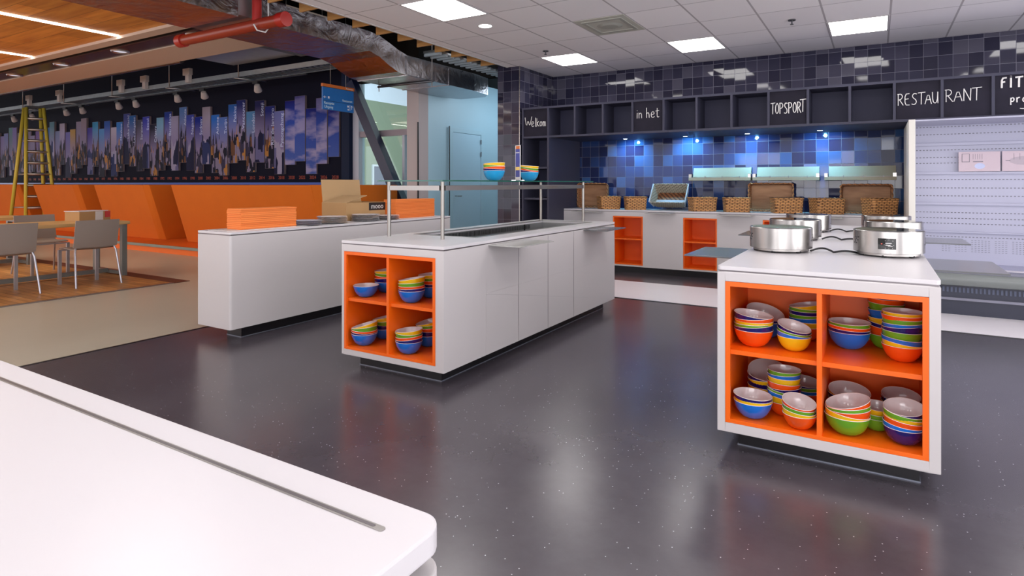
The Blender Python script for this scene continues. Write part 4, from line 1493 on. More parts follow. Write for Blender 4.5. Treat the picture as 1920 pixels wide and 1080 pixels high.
O, Y_, G, B, D, L_ = 'orange', 'yellow', 'green', 'blue', 'dark blue', 'light blue'
zu, zl = 0.5125, 0.1685
gi = 'bowls in the right island'


def T(*a):
    return [(a[k], a[k + 1]) for k in range(0, len(a), 2)]


stack(-0.543, 3.332, zu, .095, [O, D, G, Y_, O, D], 'front left stack, upper left cubby, right island', T(0, 0, 5, 180, 2, 180, 0, 0, 4, 180, 7, 0), [.22, .13, .14, .15, .17, .3], gi)
stack(-0.520, 3.560, zu, .100, [B, D, D], 'back left stack, upper left cubby, right island', T(0, 0, 8, -20, 20, -40), [.25, .17, .17], gi)
stack(-0.353, 3.345, zu, .080, [Y_, B, G, D], 'front centre stack, upper left cubby, right island', T(0, 0, 8, 0, 10, -20, 16, -30), [.18, .18, .24, .3], gi)
stack(-0.325, 3.600, zu, .082, [O, Y_, B, G, D, G, Y_], 'back right stack, upper left cubby, right island', T(0, 0, 2, 0, 3, 180, 0, 0, 0, 0, 2, 0, 10, 180), [.36, .24, .19, .24, .18, .18, .3], gi)
stack(-0.117, 3.535, zu, .097, [B, D, O, G], 'left stack, upper right cubby, right island', T(0, 0, 2, 0, 2, 0, 0, 0), [.155, .155, .16, .2], gi)
stack(0.045, 3.620, zu, .083, [G, O, D, Y_, B, G, O, D, B], 'tall back stack, upper right cubby, right island', T(0, 0, 8, 0, 8, 0, 2, 180, 4, 180, 2, 0, 0, 0, 3, 0, 4, 0), [.42, .22, .40, .50, .36, .28, .20, .32, .3], gi)
stack(0.107, 3.405, zu, .085, [O, Y_, B, G, D, B, G, O, Y_], 'front right stack, upper right cubby, right island', T(0, 0, 7, 0, 5, 0, 2, 0, 5, 180, 3, 180, 0, 0, 0, 0, 0, 0), [.17, .24, .38, .28, .17, .24, .19, .17, .3], gi)
stack(-0.535, 3.262, zl, .093, [B, Y_, D], 'front left stack, lower left cubby, right island', T(0, 0, 3, 0, 3, 0), [.155, .155, .3], gi)
stack(-0.505, 3.530, zl, .100, [Y_, D, Y_, D, B], 'back left stack, lower left cubby, right island', T(0, 0, 4, 0, 6, 180, 8, -60, 24, -80), [.24, .18, .17, .17, .3], gi)
stack(-0.403, 3.377, zl, .080, [O, Y_, B, G, D, O, Y_, B, G], 'tall centre stack, lower left cubby, right island', T(0, 0, 7, 0, 7, 0, 6, 0, 4, 180, 2, 0, 0, 0, 3, 180, 0, 0), [.34, .24, .16, .16, .32, .32, .22, .22, .3], gi)
stack(-0.317, 3.232, zl, .077, [O, Y_, G, O], 'front right stack, lower left cubby, right island', T(0, 0, 6, -10, 7, -20, 14, -50), [.24, .24, .24, .3], gi)
stack(-0.325, 3.580, zl, .082, [O, B, G, D], 'back right stack, lower left cubby, right island', T(0, 0, 2, 0, 0, 0, 8, -40), [.22, .20, .20, .3], gi)
stack(-0.117, 3.280, zl, .097, [G, Y_, O, G, O], 'front left stack, lower right cubby, right island', T(0, 0, 7, 0, 6, 180, 8, 180, 15, 200), [.17, .16, .155, .16, .3], gi)
stack(-0.117, 3.525, zl, .096, [G, D, Y_], 'back left stack, lower right cubby, right island', T(0, 0, 4, 0, 12, -70), [.22, .20, .3], gi)
stack(0.004, 3.400, zl, .070, [G, G, Y_], 'small centre stack, lower right cubby, right island', T(0, 0, 0, 0, 4, -60), [.30, .42, .3], gi)
stack(0.109, 3.287, zl, .083, [D, B, O, Y_, G, D], 'front right stack, lower right cubby, right island', T(0, 0, 5, 0, 6, 0, 7, 0, 7, -20, 12, -100), [.18, .28, .19, .19, .22, .3], gi)
stack(0.106, 3.570, zl, .085, [O, Y_, D, D], 'back right stack, lower right cubby, right island', T(0, 0, 3, 0, 5, 0, 10, -80), [.22, .22, .20, .3], gi)
gs = 'bowls in the salad bar island'
five = [B, D, O, G, Y_]
ws = 0.1605
stack(-3.243, 3.290, zu, .094, [B], 'upper left cubby of the salad bar island', None, .3, gs)
stack(-3.243, 3.510, zu, .093, five, 'stack behind single bowl, upper left cubby, salad bar', T(0, 0, 4, 180, 4, 0, 3, 0, 5, 200), [.30, .20, .22, .22, .3], gs)
stack(-2.813, 3.300, zu, .095, five, 'front stack, upper right cubby, salad bar island', T(0, 0, 3, 180, 2, 180, 4, 180, 9, 190), [.16, .18, .24, .26, .3], gs)
stack(-2.813, 3.515, zu, .094, five, 'back stack, upper right cubby, salad bar island', T(0, 0, 2, 0, 2, 180, 3, 180, 5, 200), [.24, .22, .20, .26, .3], gs)
stack(-3.241, 3.272, ws, .096, five, 'front stack, lower left cubby, salad bar island', T(0, 0, 4, 0, 3, 0, 7, 180, 15, 200), [.155, .155, .17, .16, .3], gs)
stack(-3.243, 3.485, ws, .093, [B, D, G, Y_], 'back stack, lower left cubby, salad bar island', T(0, 0, 3, 0, 3, 180, 12, 190), [.34, .26, .24, .3], gs)
stack(-2.813, 3.272, ws, .096, [B, D, O, G, Y_], 'front stack, lower right cubby, salad bar island', T(0, 0, 6, 180, 5, 180, 2, 0, 5, 190), [.16, .20, .26, .17, .3], gs)
stack(-2.813, 3.490, ws, .096, five, 'back stack, lower right cubby, salad bar island', T(0, 0, 2, 0, 2, 180, 4, 180, 13, 210), [.36, .20, .20, .20, .3], gs)
gg = 'bowls on the glass guard'
stack(-2.93, 4.56, 1.3765, .098, [L_, D, O, G, Y_], 'left stack on the glass shelf over the salad bar', T(0, 0, 3, 0, 4, 180, 4, 0, 4, 180), [.17, .15, .17, .17, .3], gg)
stack(-3.02, 5.36, 1.3765, .098, [L_, D, O, G, Y_], 'right stack on the glass shelf, behind the leaflet holder', T(0, 0, 9, 0, 12, 0, 8, 0, 4, 0), [.16, .17, .16, .17, .3], gg)

# leaflet holder on the glass
t = thing('leaflet_holder', 'upright clear holder with blue and orange leaflet standing on the glass shelf', 'leaflet holder', (-2.90, 4.93, 1.3765), radians(-22))
MB().box(-0.035, -0.05, 0, 0.035, 0.05, 0.008).build('foot', M['glass'], t, world=False)
MB().box(-0.036, -0.004, 0.008, 0.036, 0.004, 0.335).build('clear_sleeve', M['whitemetal'], t, world=False)
m_ = MB().box(-0.028, -0.006, 0.015, 0.034, -0.0042, 0.300)
lf = m_.build('leaflet', mat('leaflet_navy', (0.03, 0.05, 0.30), 0.4), t, world=False)
MB().box(-0.022, -0.0075, 0.300, 0.034, -0.0042, 0.328).build('leaflet_header', M['signorange'], t, world=False)
MB().box(-0.024, -0.0075, 0.262, 0.030, -0.0062, 0.268).build('leaflet_text', M['whitemetal'], t, world=False)
MB().box(-0.028, -0.0075, 0.10, 0.034, -0.0062, 0.13).build('leaflet_picture', M['bowl_yellow'], t, world=False)
MB().box(-0.028, -0.0075, 0.015, 0.034, -0.0062, 0.035).build('leaflet_footer', M['whitemetal'], t, world=False)

# ================================================================= THINGS ON THE LEFT COUNTER
def sheets(x0, y0, x1, y1, z, h, n, lab):
    m = MB()
    r = random.Random(n)
    for k in range(n):
        z0 = z + h * k / n
        j = r.uniform(-.004, .004)
        jj = r.uniform(-.004, .004)
        m.box(x0 + j, y0 + jj, z0, x1 + j, y1 + jj, z0 + h / n * 0.96, k % 3 == 1)
    o = m.build('paper_stack', [M['sheet'], M['sheet2']], origin=((x0 + x1) / 2, (y0 + y1) / 2, z))
    return tag(o, lab, 'paper', 'stacks of orange sheets')


ct = 0.934
o = MB().box(-5.12, 3.23, ct, -4.78, 4.05, ct + 0.004).build('tray_mat', M['whitemetal'], origin=(-4.9, 3.6, ct))
tag(o, 'thin grey mat under the nearer stack of orange sheets', 'mat')
sheets(-5.03, 3.36, -4.83, 3.96, ct + 0.005, 0.185, 34, 'tall stack of orange sheets at the near end of left counter')
sheets(-5.06, 5.43, -4.87, 6.16, ct, 0.225, 40, 'tall stack of orange sheets at the far end, behind the guard post')


def plate_proto():
    m = MB()
    m.lathe([(0.080, 0), (0.090, 0.002), (0.130, 0.006), (0.152, 0.0105), (0.155, 0.0115), (0.153, 0.0125), (0.130, 0.009), (0.088, 0.005), (0.01, 0.0045)], (0, 0, 0), 44,
            mats=[0, 0, 0, 0, 1, 1, 1, 1], cap0=True, cap1=True)
    return m.build('plate', [M['plate'], M['platew']])


pl = None
for (x, y, n, desc) in ((-4.88, 4.12, 4, 'stack beside the near orange sheets on left counter'), (-4.872, 4.455, 6, 'largest stack left of the cardboard box corner'),
                        (-4.87, 4.93, 6, 'stack in front of the cardboard box'), (-4.87, 5.26, 4, 'stack between cardboard box and far orange sheets')):
    for k in range(n):
        if pl is None:
            pl = plate_proto()
            o = pl
        else:
            o = pl.copy()
            COL.objects.link(o)
        o.location = (x + rng.uniform(-.004, .004), y + rng.uniform(-.004, .004), ct + 0.0005 + 0.0125 * k)
        which = 'topmost' if k == n - 1 else ('bottom' if k == 0 else ORD[k] + ' from below')
        tag(o, which + ' plate, ' + desc, 'plate', 'grey patterned plates')

# cardboard box with raised flaps
cb = thing('cardboard_box', 'large open cardboard box with raised flap and black mooo print', 'box', (-5.22, 5.1, ct))
X0, X1, Y0, Y1, ZH = -5.42, -5.032, 4.80, 5.42, ct + 0.20
m_ = MB()
m_.box(X0, Y0, ct, X1, Y1, ct + 0.005)
m_.box(X0, Y0, ct + 0.005, X1, Y0 + 0.005, ZH)
m_.box(X0, Y1 - 0.005, ct + 0.005, X1, Y1, ZH)
m_.box(X0, Y0 + 0.005, ct + 0.005, X0 + 0.005, Y1 - 0.005, ZH)
m_.box(X1 - 0.005, Y0 + 0.005, ct + 0.005, X1, Y1 - 0.005, ZH)
m_.build('carton', M['card'], cb)
m_ = MB().hexa([(X0, Y0 + 0.01, ZH), (X0 + 0.005, Y0 + 0.01, ZH), (X0 + 0.005, Y1 - 0.01, ZH), (X0, Y1 - 0.01, ZH)],
               [(X0 - 0.03, Y0 + 0.01, ZH + 0.262), (X0 - 0.025, Y0 + 0.01, ZH + 0.262), (X0 - 0.025, Y1 - 0.01, ZH + 0.262), (X0 - 0.03, Y1 - 0.01, ZH + 0.262)])
m_.build('raised_flap', M['card2'], cb)
m_ = MB().hexa([(X0, Y0, ZH), (X1, Y0, ZH), (X1 + 0.02, Y0 + 0.30, ZH + 0.075), (X0 + 0.05, Y0 + 0.28, ZH + 0.075)],
               [(X0, Y0, ZH + 0.004), (X1, Y0, ZH + 0.004), (X1 + 0.02, Y0 + 0.30, ZH + 0.08), (X0 + 0.05, Y0 + 0.28, ZH + 0.08)])
m_.build('near_flap', M['card2'], cb)
MB().box(X1, Y1 - 0.27, ZH - 0.095, X1 + 0.001, Y1, ZH - 0.005).build('black_print', M['black'], cb)
text_mesh('print_lettering', 'mooo', 0.085, M['whitemetal'], cb, (X1 + 0.002, Y1 - 0.135, ZH - 0.05), RIGHTF, extrude=0.0008)

# ================================================================= HALL: MURAL PANELS
PAN = [  # top crop, bottom crop in pixels above horizon converted to heights below
    (205, 293.7), (183.8, 306.9), (203.1, 325.8), (180.2, 302.2), (189, 308.7), (208.4, 326.3), (199, 315.7), (189, 304.6), (208.9, 322.2), (187.8, 300.4),
    (195.7, 305.7), (219.8, 328.6), (215.4, 323.6), (200.8, 307.5), (219, 324), (215.4, 319.2), (201, 304.3), (218, 319.6), (209.8, 309.6), (220.7, 319.2),
    (233, 329.3), (219, 315.7), (225, 320.5), (216.7, 311.3), (213.3, 307.5), (229.1, 321.5), (238.8, 330.4), (227.1, 317.8), (241.6, 330.7), (228.9, 312.2),
    (239.6, 327.1), (222.2, 308.9), (228.2, 315.1), (242.7, 325.6), (247.8, 332.2), (231.8, 308.9), (246, 328.4), (228.9, 311.6), (239.6, 320), (247.8, 326.7)]
pr_ = random.Random(11)
for k in range(40, 52):
    PAN.append((pr_.uniform(238, 256), pr_.uniform(312, 333)))
CITY = {5: 'Pyeongchang', 6: 'Rio de Janeiro', 7: 'Sotsji', 8: 'London', 9: 'Vancouver', 10: 'Peking', 11: 'Turijn', 12: 'Athene', 14: 'Sydney', 15: 'Nagano',
        16: 'Atlanta', 18: 'Barcelona', 20: 'Calgary', 21: 'Seoul', 22: 'Sarajevo', 23: 'Los Angeles', 24: 'Lake Placid', 25: 'Moskou'}
SKY = {5: (.20, .22, .55), 6: (.02, .03, .25), 7: (.02, .02, .12), 8: (.10, .28, .55), 9: (.02, .03, .20), 10: (.03, .15, .55), 11: (.10, .20, .60), 12: (.02, .16, .60),
       13: (.40, .34, .42), 14: (.01, .03, .35), 15: (.05, .08, .50), 16: (.12, .25, .60), 17: (.36, .32, .48), 18: (.01, .04, .32), 19: (.20, .42, .60), 20: (.01, .01, .03),
       21: (.05, .06, .50), 22: (.08, .08, .14), 23: (.02, .15, .50), 24: (.06, .08, .35), 25: (.03, .20, .60), 26: (.5, .42, .52), 27: (.02, .10, .45), 28: (.10, .28, .60),
       29: (.04, .30, .55), 30: (.08, .06, .42), 31: (.38, .28, .34), 32: (.36, .30, .44), 33: (.55, .32, .08), 34: (.18, .16, .45), 35: (.45, .38, .50)}
PM = {k: photo_mat(k) for k in ('cloud', 'city', 'alpine')}
YEARS = [2028, 2026, 2024, 2022, 2020, 2018, 2016, 2014, 2012, 2010, 2008, 2006, 2004, 2002, 2000, 1998, 1996, 1994, 1992, 1992, 1988, 1988, 1984, 1984, 1980, 1980,
         1976, 1976, 1972, 1972, 1968, 1968, 1964, 1964, 1960, 1960, 1956, 1956, 1952, 1952, 1948, 1948, 1936, 1936, 1932, 1932, 1928, 1928, 1924, 1924, 1920, 1912]
for k, (vt, vb) in enumerate(PAN):
    xc = -9.985 - 0.3505 * k
    tt = 0.5155 * -xc + 0.8569 * 9.15
    zt = 1.35 + (344.2 - vt) / 1134.2 * tt
    zb_ = 1.35 + (344.2 - vb) / 1134.2 * tt
    kd = 'cloud' if k < 5 else ('alpine' if k in (5, 7, 13, 15, 17, 21, 24, 26, 30, 34, 37, 42, 46) else 'city')
    dy = 0.018 if k % 2 else 0.0
    t = thing('photo_panel', '', 'photo panel', (xc, 9.17, zb_), 0, 'tall photo panels on the navy wall')
    if k == 0:
        lab = 'rightmost tall cloud photo panel on the navy wall, under the blue sign'
    elif k < 5:
        lab = 'tall cloud photo panel, %s from the right on the navy wall' % ORD[k]
    elif k in CITY:
        lab = 'tall photo panel on the navy wall lettered ' + CITY[k] + ', above year %d' % YEARS[k]
    elif k < 52:
        lab = 'tall unlettered photo panel on the navy wall, %dth from the right' % (k + 1)
        lab = lab.replace('31th', '31st').replace('32th', '32nd').replace('33th', '33rd').replace('41th', '41st').replace('42th', '42nd').replace('43th', '43rd').replace('51th', '51st').replace('52th', '52nd')
    t['label'] = lab
    o = MB().box(xc - 0.168, 9.160 - dy, zb_, xc + 0.168, 9.164 - dy, zt).build('photo_print', PM[kd], t)
    o.color = (*[c_ * 0.75 for c_ in SKY.get(k, (pr_.uniform(.02, .4), pr_.uniform(.1, .3), pr_.uniform(.3, .6)))], 1)
    MB().box(xc - 0.172, 9.164 - dy, zb_ - 0.004, xc + 0.172, 9.199, zt + 0.004).build('board', M['boardedge'], t)
    if k in CITY:
        rot = Matrix.Rotation(pi / 2, 3, 'X') @ Matrix.Rotation(pi / 2, 3, 'Z')
        L = len(CITY[k])
        text_mesh('city_name', CITY[k], 0.15, M['textpale'], t, (xc + 0.105, 9.157 - dy, zt - 0.05), rot, 'RIGHT', 0.001)
for k in range(44):
    xc = -9.97 - 0.3505 * k
    o = text_mesh('year_lettering', str(YEARS[k]), 0.105, M['textred'], wm, (xc, 9.195, 1.485), FRONT, extrude=0.002)

# ================================================================= HALL: SEATING PLATFORM AND BOOTHS
plt = struct(MB().box(-40, 6.58, 0, -7.2, 9.2, 0.15), 'floor_platform', M['boothlow'])
MB().box(-40, 6.555, 0.105, -7.2, 6.58, 0.155).build('trim_nosing', M['nosing'], plt)
PODS = [(-12.13, -8.03, 'long orange felt booth nearest the cardboard box'), (-15.22, -13.17, 'orange felt booth second from the right, behind the small carton'),
        (-18.30, -16.22, 'orange felt booth behind the yellow ladder'), (-21.42, -19.35, 'orange felt booth at the left edge of the photo'), (-24.6, -22.5, 'orange felt booth outside the frame on the left')]
for i, (xa, xb, lab) in enumerate(PODS):
    t = thing('booth_seat', lab, 'booth', ((xa + xb) / 2, 7.9, 0.15), 0, 'orange felt booths')
    zt = 1.325
    m = MB()
    # leaning front shell
    m.hexa([(xa, 7.22, 0.15), (xb, 7.22, 0.15), (xb, 7.32, 0.15), (xa, 7.32, 0.15)], [(xa, 6.87, zt), (xb, 6.87, zt), (xb, 6.99, zt), (xa, 6.99, zt)])
    m.build('front_shell', M['booth'], t, bevel=0.03)
    if i == 0:
        m = MB()
        pts = [(xb - 0.05, 6.87), (xb + 0.12, 6.92), (xb + 0.22, 7.05), (xb + 0.26, 7.25), (xb + 0.26, 8.7), (xb + 0.14, 8.7), (xb + 0.13, 7.3), (xb + 0.05, 7.05), (xb - 0.05, 6.99)]
        bot = [(px, py + 0.33 if py < 7.3 else py) for px, py in pts]
        n = len(pts)
        vs = [(p[0], p[1], 0.15) for p in bot] + [(p[0], p[1], zt) for p in pts]
        m.add(vs, [(j, (j + 1) % n, n + (j + 1) % n, n + j) for j in range(n)], 0, True)
        m.add(vs[n:], [tuple(range(n))], 0)
        m.build('end_shell', M['booth'], t)
    else:
        m = MB()
        ff = 0.15 if i == 3 else 1.0
        m.hexa([(xb, 7.22, 0.15), (xb + 0.12, 7.30, 0.15), (xb + 0.12 + 0.18 * ff, 8.86, 0.15), (xb + 0.18 * ff, 8.86, 0.15)],
               [(xb, 6.87, zt), (xb + 0.14, 6.93, zt), (xb + 0.14 + 0.31 * ff, 8.86, zt), (xb + 0.33 * ff, 8.86, zt)])
        m.build('end_shell', M['booth'], t, bevel=0.02)
    MB().hexa([(xa, 7.32, 0.15), (xa + 0.1, 7.32, 0.15), (xa + 0.1, 8.9, 0.15), (xa, 8.9, 0.15)], [(xa, 6.99, zt), (xa + 0.1, 6.99, zt), (xa + 0.1, 8.9, zt), (xa, 8.9, zt)]).build('left_shell', M['booth'], t)
    MB().box(xa + 0.1, 8.6, 0.15, xb, 8.86, zt).build('back_shell', M['booth'], t)
    MB().box(xa + 0.11, 7.40, 0.50, xb - 0.02, 8.0, 0.62).build('seat_cushion', M['booth'], t, bevel=0.03)
    MB().box(xa + 0.13, 7.42, 0.15, xb - 0.04, 7.95, 0.50).build('seat_base', M['boothlow'], t)
for i, x in enumerate((-13.02, -16.08, -19.2)):
    t = thing('wall_bench', ['orange bench in the gap right of the second booth', 'orange bench in the gap left of the second booth', 'orange bench in the gap left of the ladder'][i], 'bench', (x + 0.4, 8.4, 0.15), 0, 'orange benches between booths')
    MB().box(x + 0.36, 8.0, 0.50, x + 0.84, 8.88, 0.64).build('seat_cushion', M['booth'], t, bevel=0.03)
    MB().box(x + 0.36, 7.75, 0.15, x + 0.84, 8.0, 0.52).build('kickboard', M['boothlow'], t)
    MB().box(x + 0.35, 8.9, 0.15, x + 0.85, 9.04, 1.30).build('bench_back', M['booth'], t)

# ================================================================= HALL: TABLES, CHAIRS, CARTON, LADDER
def table(x0, y0, x1, y1, lab, H=0.80):
    t = thing('dining_table', lab, 'table', ((x0 + x1) / 2, (y0 + y1) / 2, 0), 0, 'oak tables with grey steel frames')
    MB().box(x0, y0, H - 0.045, x1, y1, H).build('tabletop', M['tabletop'], t, bevel=0.003)
    g = 0.07
    for x in (x0 + 0.02, x1 - 0.02 - g):
        for y in (y0 + 0.03, y1 - 0.03 - g):
            MB().box(x, y, 0.0, x + g, y + g, H - 0.045).build('leg', M['tableleg'], t, bevel=0.003)
    for y in (y0 + 0.03, y1 - 0.03 - g):
        MB().box(x0 + 0.02 + g, y, 0.02, x1 - 0.02 - g, y + g, 0.07).build('foot_bar', M['tableleg'], t)
        MB().box(x0 + 0.02 + g, y, H - 0.10, x1 - 0.02 - g, y + g, H - 0.045).build('apron', M['tableleg'], t)
    xm = (x0 + x1) / 2
    MB().box(xm - 0.03, y0 + 0.1, 0.025, xm + 0.03, y1 - 0.1, 0.085).build('stretcher', M['tableleg'], t)
    return t


table(-10.32, 1.9, -9.42, 4.74, 'oak dining table nearest the white counter, with a small carton on top')
table(-12.9, 1.9, -12.0, 4.55, 'second oak dining table farther left, behind the first')


def chair_proto(lab):
    """faces -X (towards the table); local origin between the legs"""
    t = thing('dining_chair', lab, 'chair', (0, 0, 0), 0, 'taupe shell dining chairs')
    hw = 0.262
    zs = 0.48
    # curved shell: profile in xz, swept along y
    prof = [(-0.27, zs - 0.012), (-0.18, zs + 0.004), (0.05, zs - 0.012), (0.14, zs - 0.004), (0.185, zs + 0.02)]
    back = [(0.196, zs + 0.030), (0.215, zs + 0.085), (0.225, zs + 0.13), (0.245, zs + 0.25), (0.27, zs + 0.385)]

    def sweep(pf, name, wid):
        th_ = 0.012
        ny = 8
        vs = []
        n = len(pf)
        for side in (0, 1):
            for j in range(ny + 1):
                y = -wid + 2 * wid * j / ny
                cup = 0.018 * (y / wid) ** 2
                for i, (x, z) in enumerate(pf):
                    a = pf[max(0, i - 1)]
                    b = pf[min(n - 1, i + 1)]
                    d = Vector((b[0] - a[0], b[1] - a[1])).normalized()
                    nx, nz = -d.y, d.x
                    if name == 'backrest':
                        vs.append((x - cup + nx * th_ * side, y, z + nz * th_ * side))
                    else:
                        vs.append((x + nx * th_ * side, y, z + cup * 0.3 + nz * th_ * side))
        fs = []
        S = (ny + 1) * n
        for j in range(ny):
            for i in range(n - 1):
                a = j * n + i
                fs.append((a, a + 1, a + n + 1, a + n))
                fs.append((S + a, S + a + n, S + a + n + 1, S + a + 1))
        for i in range(n - 1):
            fs.append((i, S + i, S + i + 1, i + 1))
            a = ny * n + i
            fs.append((a, a + 1, S + a + 1, S + a))
        for j in range(ny):
            a = j * n
            fs.append((a, a + n, S + a + n, S + a))
            a = j * n + n - 1
            fs.append((a, S + a, S + a + n, a + n))
        MB().add(vs, fs, 0, True).build(name, M['chair'], t, world=False)
    sweep(prof, 'seat', 0.235)
    sweep(back, 'backrest', hw)
    for s in (-1, 1):
        MB().tube([(0.17, s * 0.232, zs + 0.02), (0.19, s * 0.245, zs - 0.03), (0.285, s * 0.272, 0.0)], 0.0125, 10).build('leg', M['chrome'], t, world=False)
        MB().box(-0.30, s * 0.225 - 0.018, 0, -0.265, s * 0.225 + 0.018, zs - 0.02).build('leg', M['chrome'], t, world=False)
    MB().box(-0.29, -0.21, zs - 0.035, -0.27, 0.21, zs - 0.015).build('seat_rail', M['chrome'], t, world=False)
    return t


ch = chair_proto('taupe dining chair seen from behind, in front of the small carton')
ch.location = (-9.05, 4.03, 0.004)
CH = [(-9.05, 3.10, 0, 'taupe dining chair seen from behind at the left edge, nearest row'),
      (-10.75, 4.15, pi, 'taupe dining chair across the first table, facing the camera'),
      (-10.75, 3.15, pi, 'taupe dining chair across the first table, partly out of frame'),
      ]
for x, y, a, lab in CH:
    c = copy_tree(ch)
    c.location = (x, y, 0.004)
    c.rotation_euler = (0, 0, a)
    c['label'] = lab

t = thing('carton', 'small opened cardboard carton with red and white tape on the near table', 'box', (-9.95, 4.42, 0.80), radians(14))
m_ = MB()
m_.box(-0.14, -0.24, 0, 0.14, 0.24, 0.145)
m_.build('carton_body', M['card'], t, world=False, bevel=0.003)
m_ = MB().box(-0.145, -0.25, 0.145, 0.145, 0.2, 0.153)
m_.build('torn_tape', M['platew'], t, world=False)
MB().box(0.141, 0.0, 0.0, 0.144, 0.12, 0.14).build('paper_label', M['whitemetal'], t, world=False)
MB().box(0.141, 0.15, 0.05, 0.144, 0.235, 0.14).build('red_label', mat('red_tape', (0.55, 0.05, 0.05), 0.5), t, world=False)

# ladder
t = thing('step_ladder', 'tall yellow fibreglass step ladder standing among the orange booths', 'ladder', (-19.0, 7.4, 0.15))
lz = 3.33
Z0 = 0.152
ft = {'bl': (-19.24, 6.72, Z0), 'br': (-19.10, 7.45, Z0), 'fl': (-18.44, 6.78, Z0), 'fr': (-18.40, 7.45, Z0)}
tp = {'bl': (-19.05, 6.97, lz), 'br': (-18.90, 7.27, lz), 'fl': (-18.93, 6.97, lz), 'fr': (-18.72, 7.27, lz)}


def lad_pts(k):
    return Vector(ft[k]), Vector(tp[k])


for kk in ('fl', 'fr', 'bl', 'br'):
    p, q = lad_pts(kk)
    MB().tube([p, q], 0.045, 4).build('rail', M['yellow'], t)
for k in range(1, 11):
    u = k / 11
    p = lad_pts('fl')[0].lerp(lad_pts('fl')[1], u)
    q = lad_pts('fr')[0].lerp(lad_pts('fr')[1], u)
    m_ = MB().tube([p, q], 0.035, 4)
    m_.build('step', M['alu'], t)
for k in (2, 5, 8):
    u = k / 11
    p = lad_pts('bl')[0].lerp(lad_pts('bl')[1], u)
    q = lad_pts('br')[0].lerp(lad_pts('br')[1], u)
    MB().tube([p, q], 0.02, 6).build('rear_brace', M['alu'], t)
MB().hexa([tp['bl'], tp['fl'], tp['fr'], tp['br']], [(p[0], p[1], p[2] + 0.05) for p in (tp['bl'], tp['fl'], tp['fr'], tp['br'])]).build('top_cap', M['black'], t)

# ================================================================= HALL: SIGN, BRACE
t = thing('hanging_sign', 'blue hanging direction sign with orange top strip near the glazed screen', 'sign', (-7.5, 6.98, 2.95))
MB().box(-7.52, 6.655, 2.53, -7.49, 7.31, 2.885).build('sign_panel', M['signblue'], t)
MB().box(-7.525, 6.645, 2.892, -7.485, 7.32, 2.94).build('orange_strip', M['signorange'], t)
MB().box(-7.4895, 6.655, 2.668, -7.489, 7.31, 2.674).build('dividing_line', M['black'], t)
MB().box(-7.4895, 6.648, 2.885, -7.487, 7.317, 2.892).build('shadow_line', M['black'], t)  # thin black strip between the blue panel and the orange band
text_mesh('sign_lettering', 'Restaurant', 0.05, M['signtext'], t, (-7.488, 7.17, 2.71), RIGHTF, extrude=0.001)
text_mesh('sign_lettering', 'Receptie', 0.06, M['signtext'], t, (-7.488, 6.78, 2.635), RIGHTF, extrude=0.001)
text_mesh('sign_lettering', 'Uitgang', 0.06, M['signtext'], t, (-7.488, 6.77, 2.575), RIGHTF, extrude=0.001)
text_mesh('sign_lettering', 'Restaurant', 0.035, M['signtext'], t, (-7.484, 7.21, 2.915), RIGHTF, extrude=0.001)
m_ = MB()
m_.box(-7.489, 6.675, 2.722, -7.487, 6.72, 2.730)
m_.tube([(-7.488, 6.69, 2.743), (-7.488, 6.668, 2.726), (-7.488, 6.69, 2.709)], 0.004, 5)
m_.box(-7.489, 6.755, 2.71, -7.487, 6.787, 2.745)
m_.box(-7.489, 7.22, 2.56, -7.487, 7.228, 2.65)
m_.box(-7.489, 7.262, 2.58, -7.487, 7.27, 2.64)
m_.tube([(-7.488, 7.25, 2.62), (-7.488, 7.266, 2.645), (-7.488, 7.282, 2.62)], 0.004, 5)
m_.box(-7.489, 7.17, 2.61, -7.487, 7.20, 2.64)
m_.box(-7.489, 7.175, 2.56, -7.487, 7.20, 2.585)
m_.build('sign_pictograms', M['platew'], t)
for y in (6.82, 7.15):
    MB().tube([(-7.505, y, 2.94), (-7.505, y, 4.6)], 0.004, 6).build('hanger', M['alu'], t)

p0, p1 = Vector((-9.27, 8.98, 3.43)), Vector((-7.37, 8.98, 0.0))
dv = (p1 - p0).normalized()
nx = Vector((-dv.z, 0, dv.x)).normalized()
m_ = MB()
hwid = 0.105


def br_pts(p):
    return [p - nx * hwid + Vector((0, -0.085, 0)), p + nx * hwid + Vector((0, -0.085, 0)), p + nx * hwid + Vector((0, 0.085, 0)), p - nx * hwid + Vector((0, 0.085, 0))]


m_.add(br_pts(p0) + br_pts(p1), [(0, 3, 2, 1), (4, 5, 6, 7), (0, 1, 5, 4), (1, 2, 6, 5), (2, 3, 7, 6), (3, 0, 4, 7)])
o = m_.build('diagonal_brace', M['brace'], origin=(-7.36, 8.8, 0))
tag(o, 'dark blue diagonal steel brace in front of the glazed screen', 'brace')

# ================================================================= HALL: SERVICES OVERHEAD
DX0, DX1 = -6.66, -5.72
t = thing('foil_duct', 'wide silver foil wrapped air duct running back over the hall edge', 'duct', (-6.2, 3, 3.1))


def duct_seg(pts, name, m=M['foil']):
    """pts: (y, zbottom, ztop)"""
    mb = MB()
    vs = []
    for (y, z0, z1) in pts:
        vs += [(DX0, y, z0), (DX1, y, z0), (DX1, y, z1), (DX0, y, z1)]
    fs = []
    for i in range(len(pts) - 1):
        for k in range(4):
            fs.append((i * 4 + k, i * 4 + (k + 1) % 4, i * 4 + 4 + (k + 1) % 4, i * 4 + 4 + k))
    fs.append((0, 1, 2, 3))
    e = (len(pts) - 1) * 4
    fs.append((e, e + 3, e + 2, e + 1))
    mb.add(vs, fs)
    return mb.build(name, m, t)


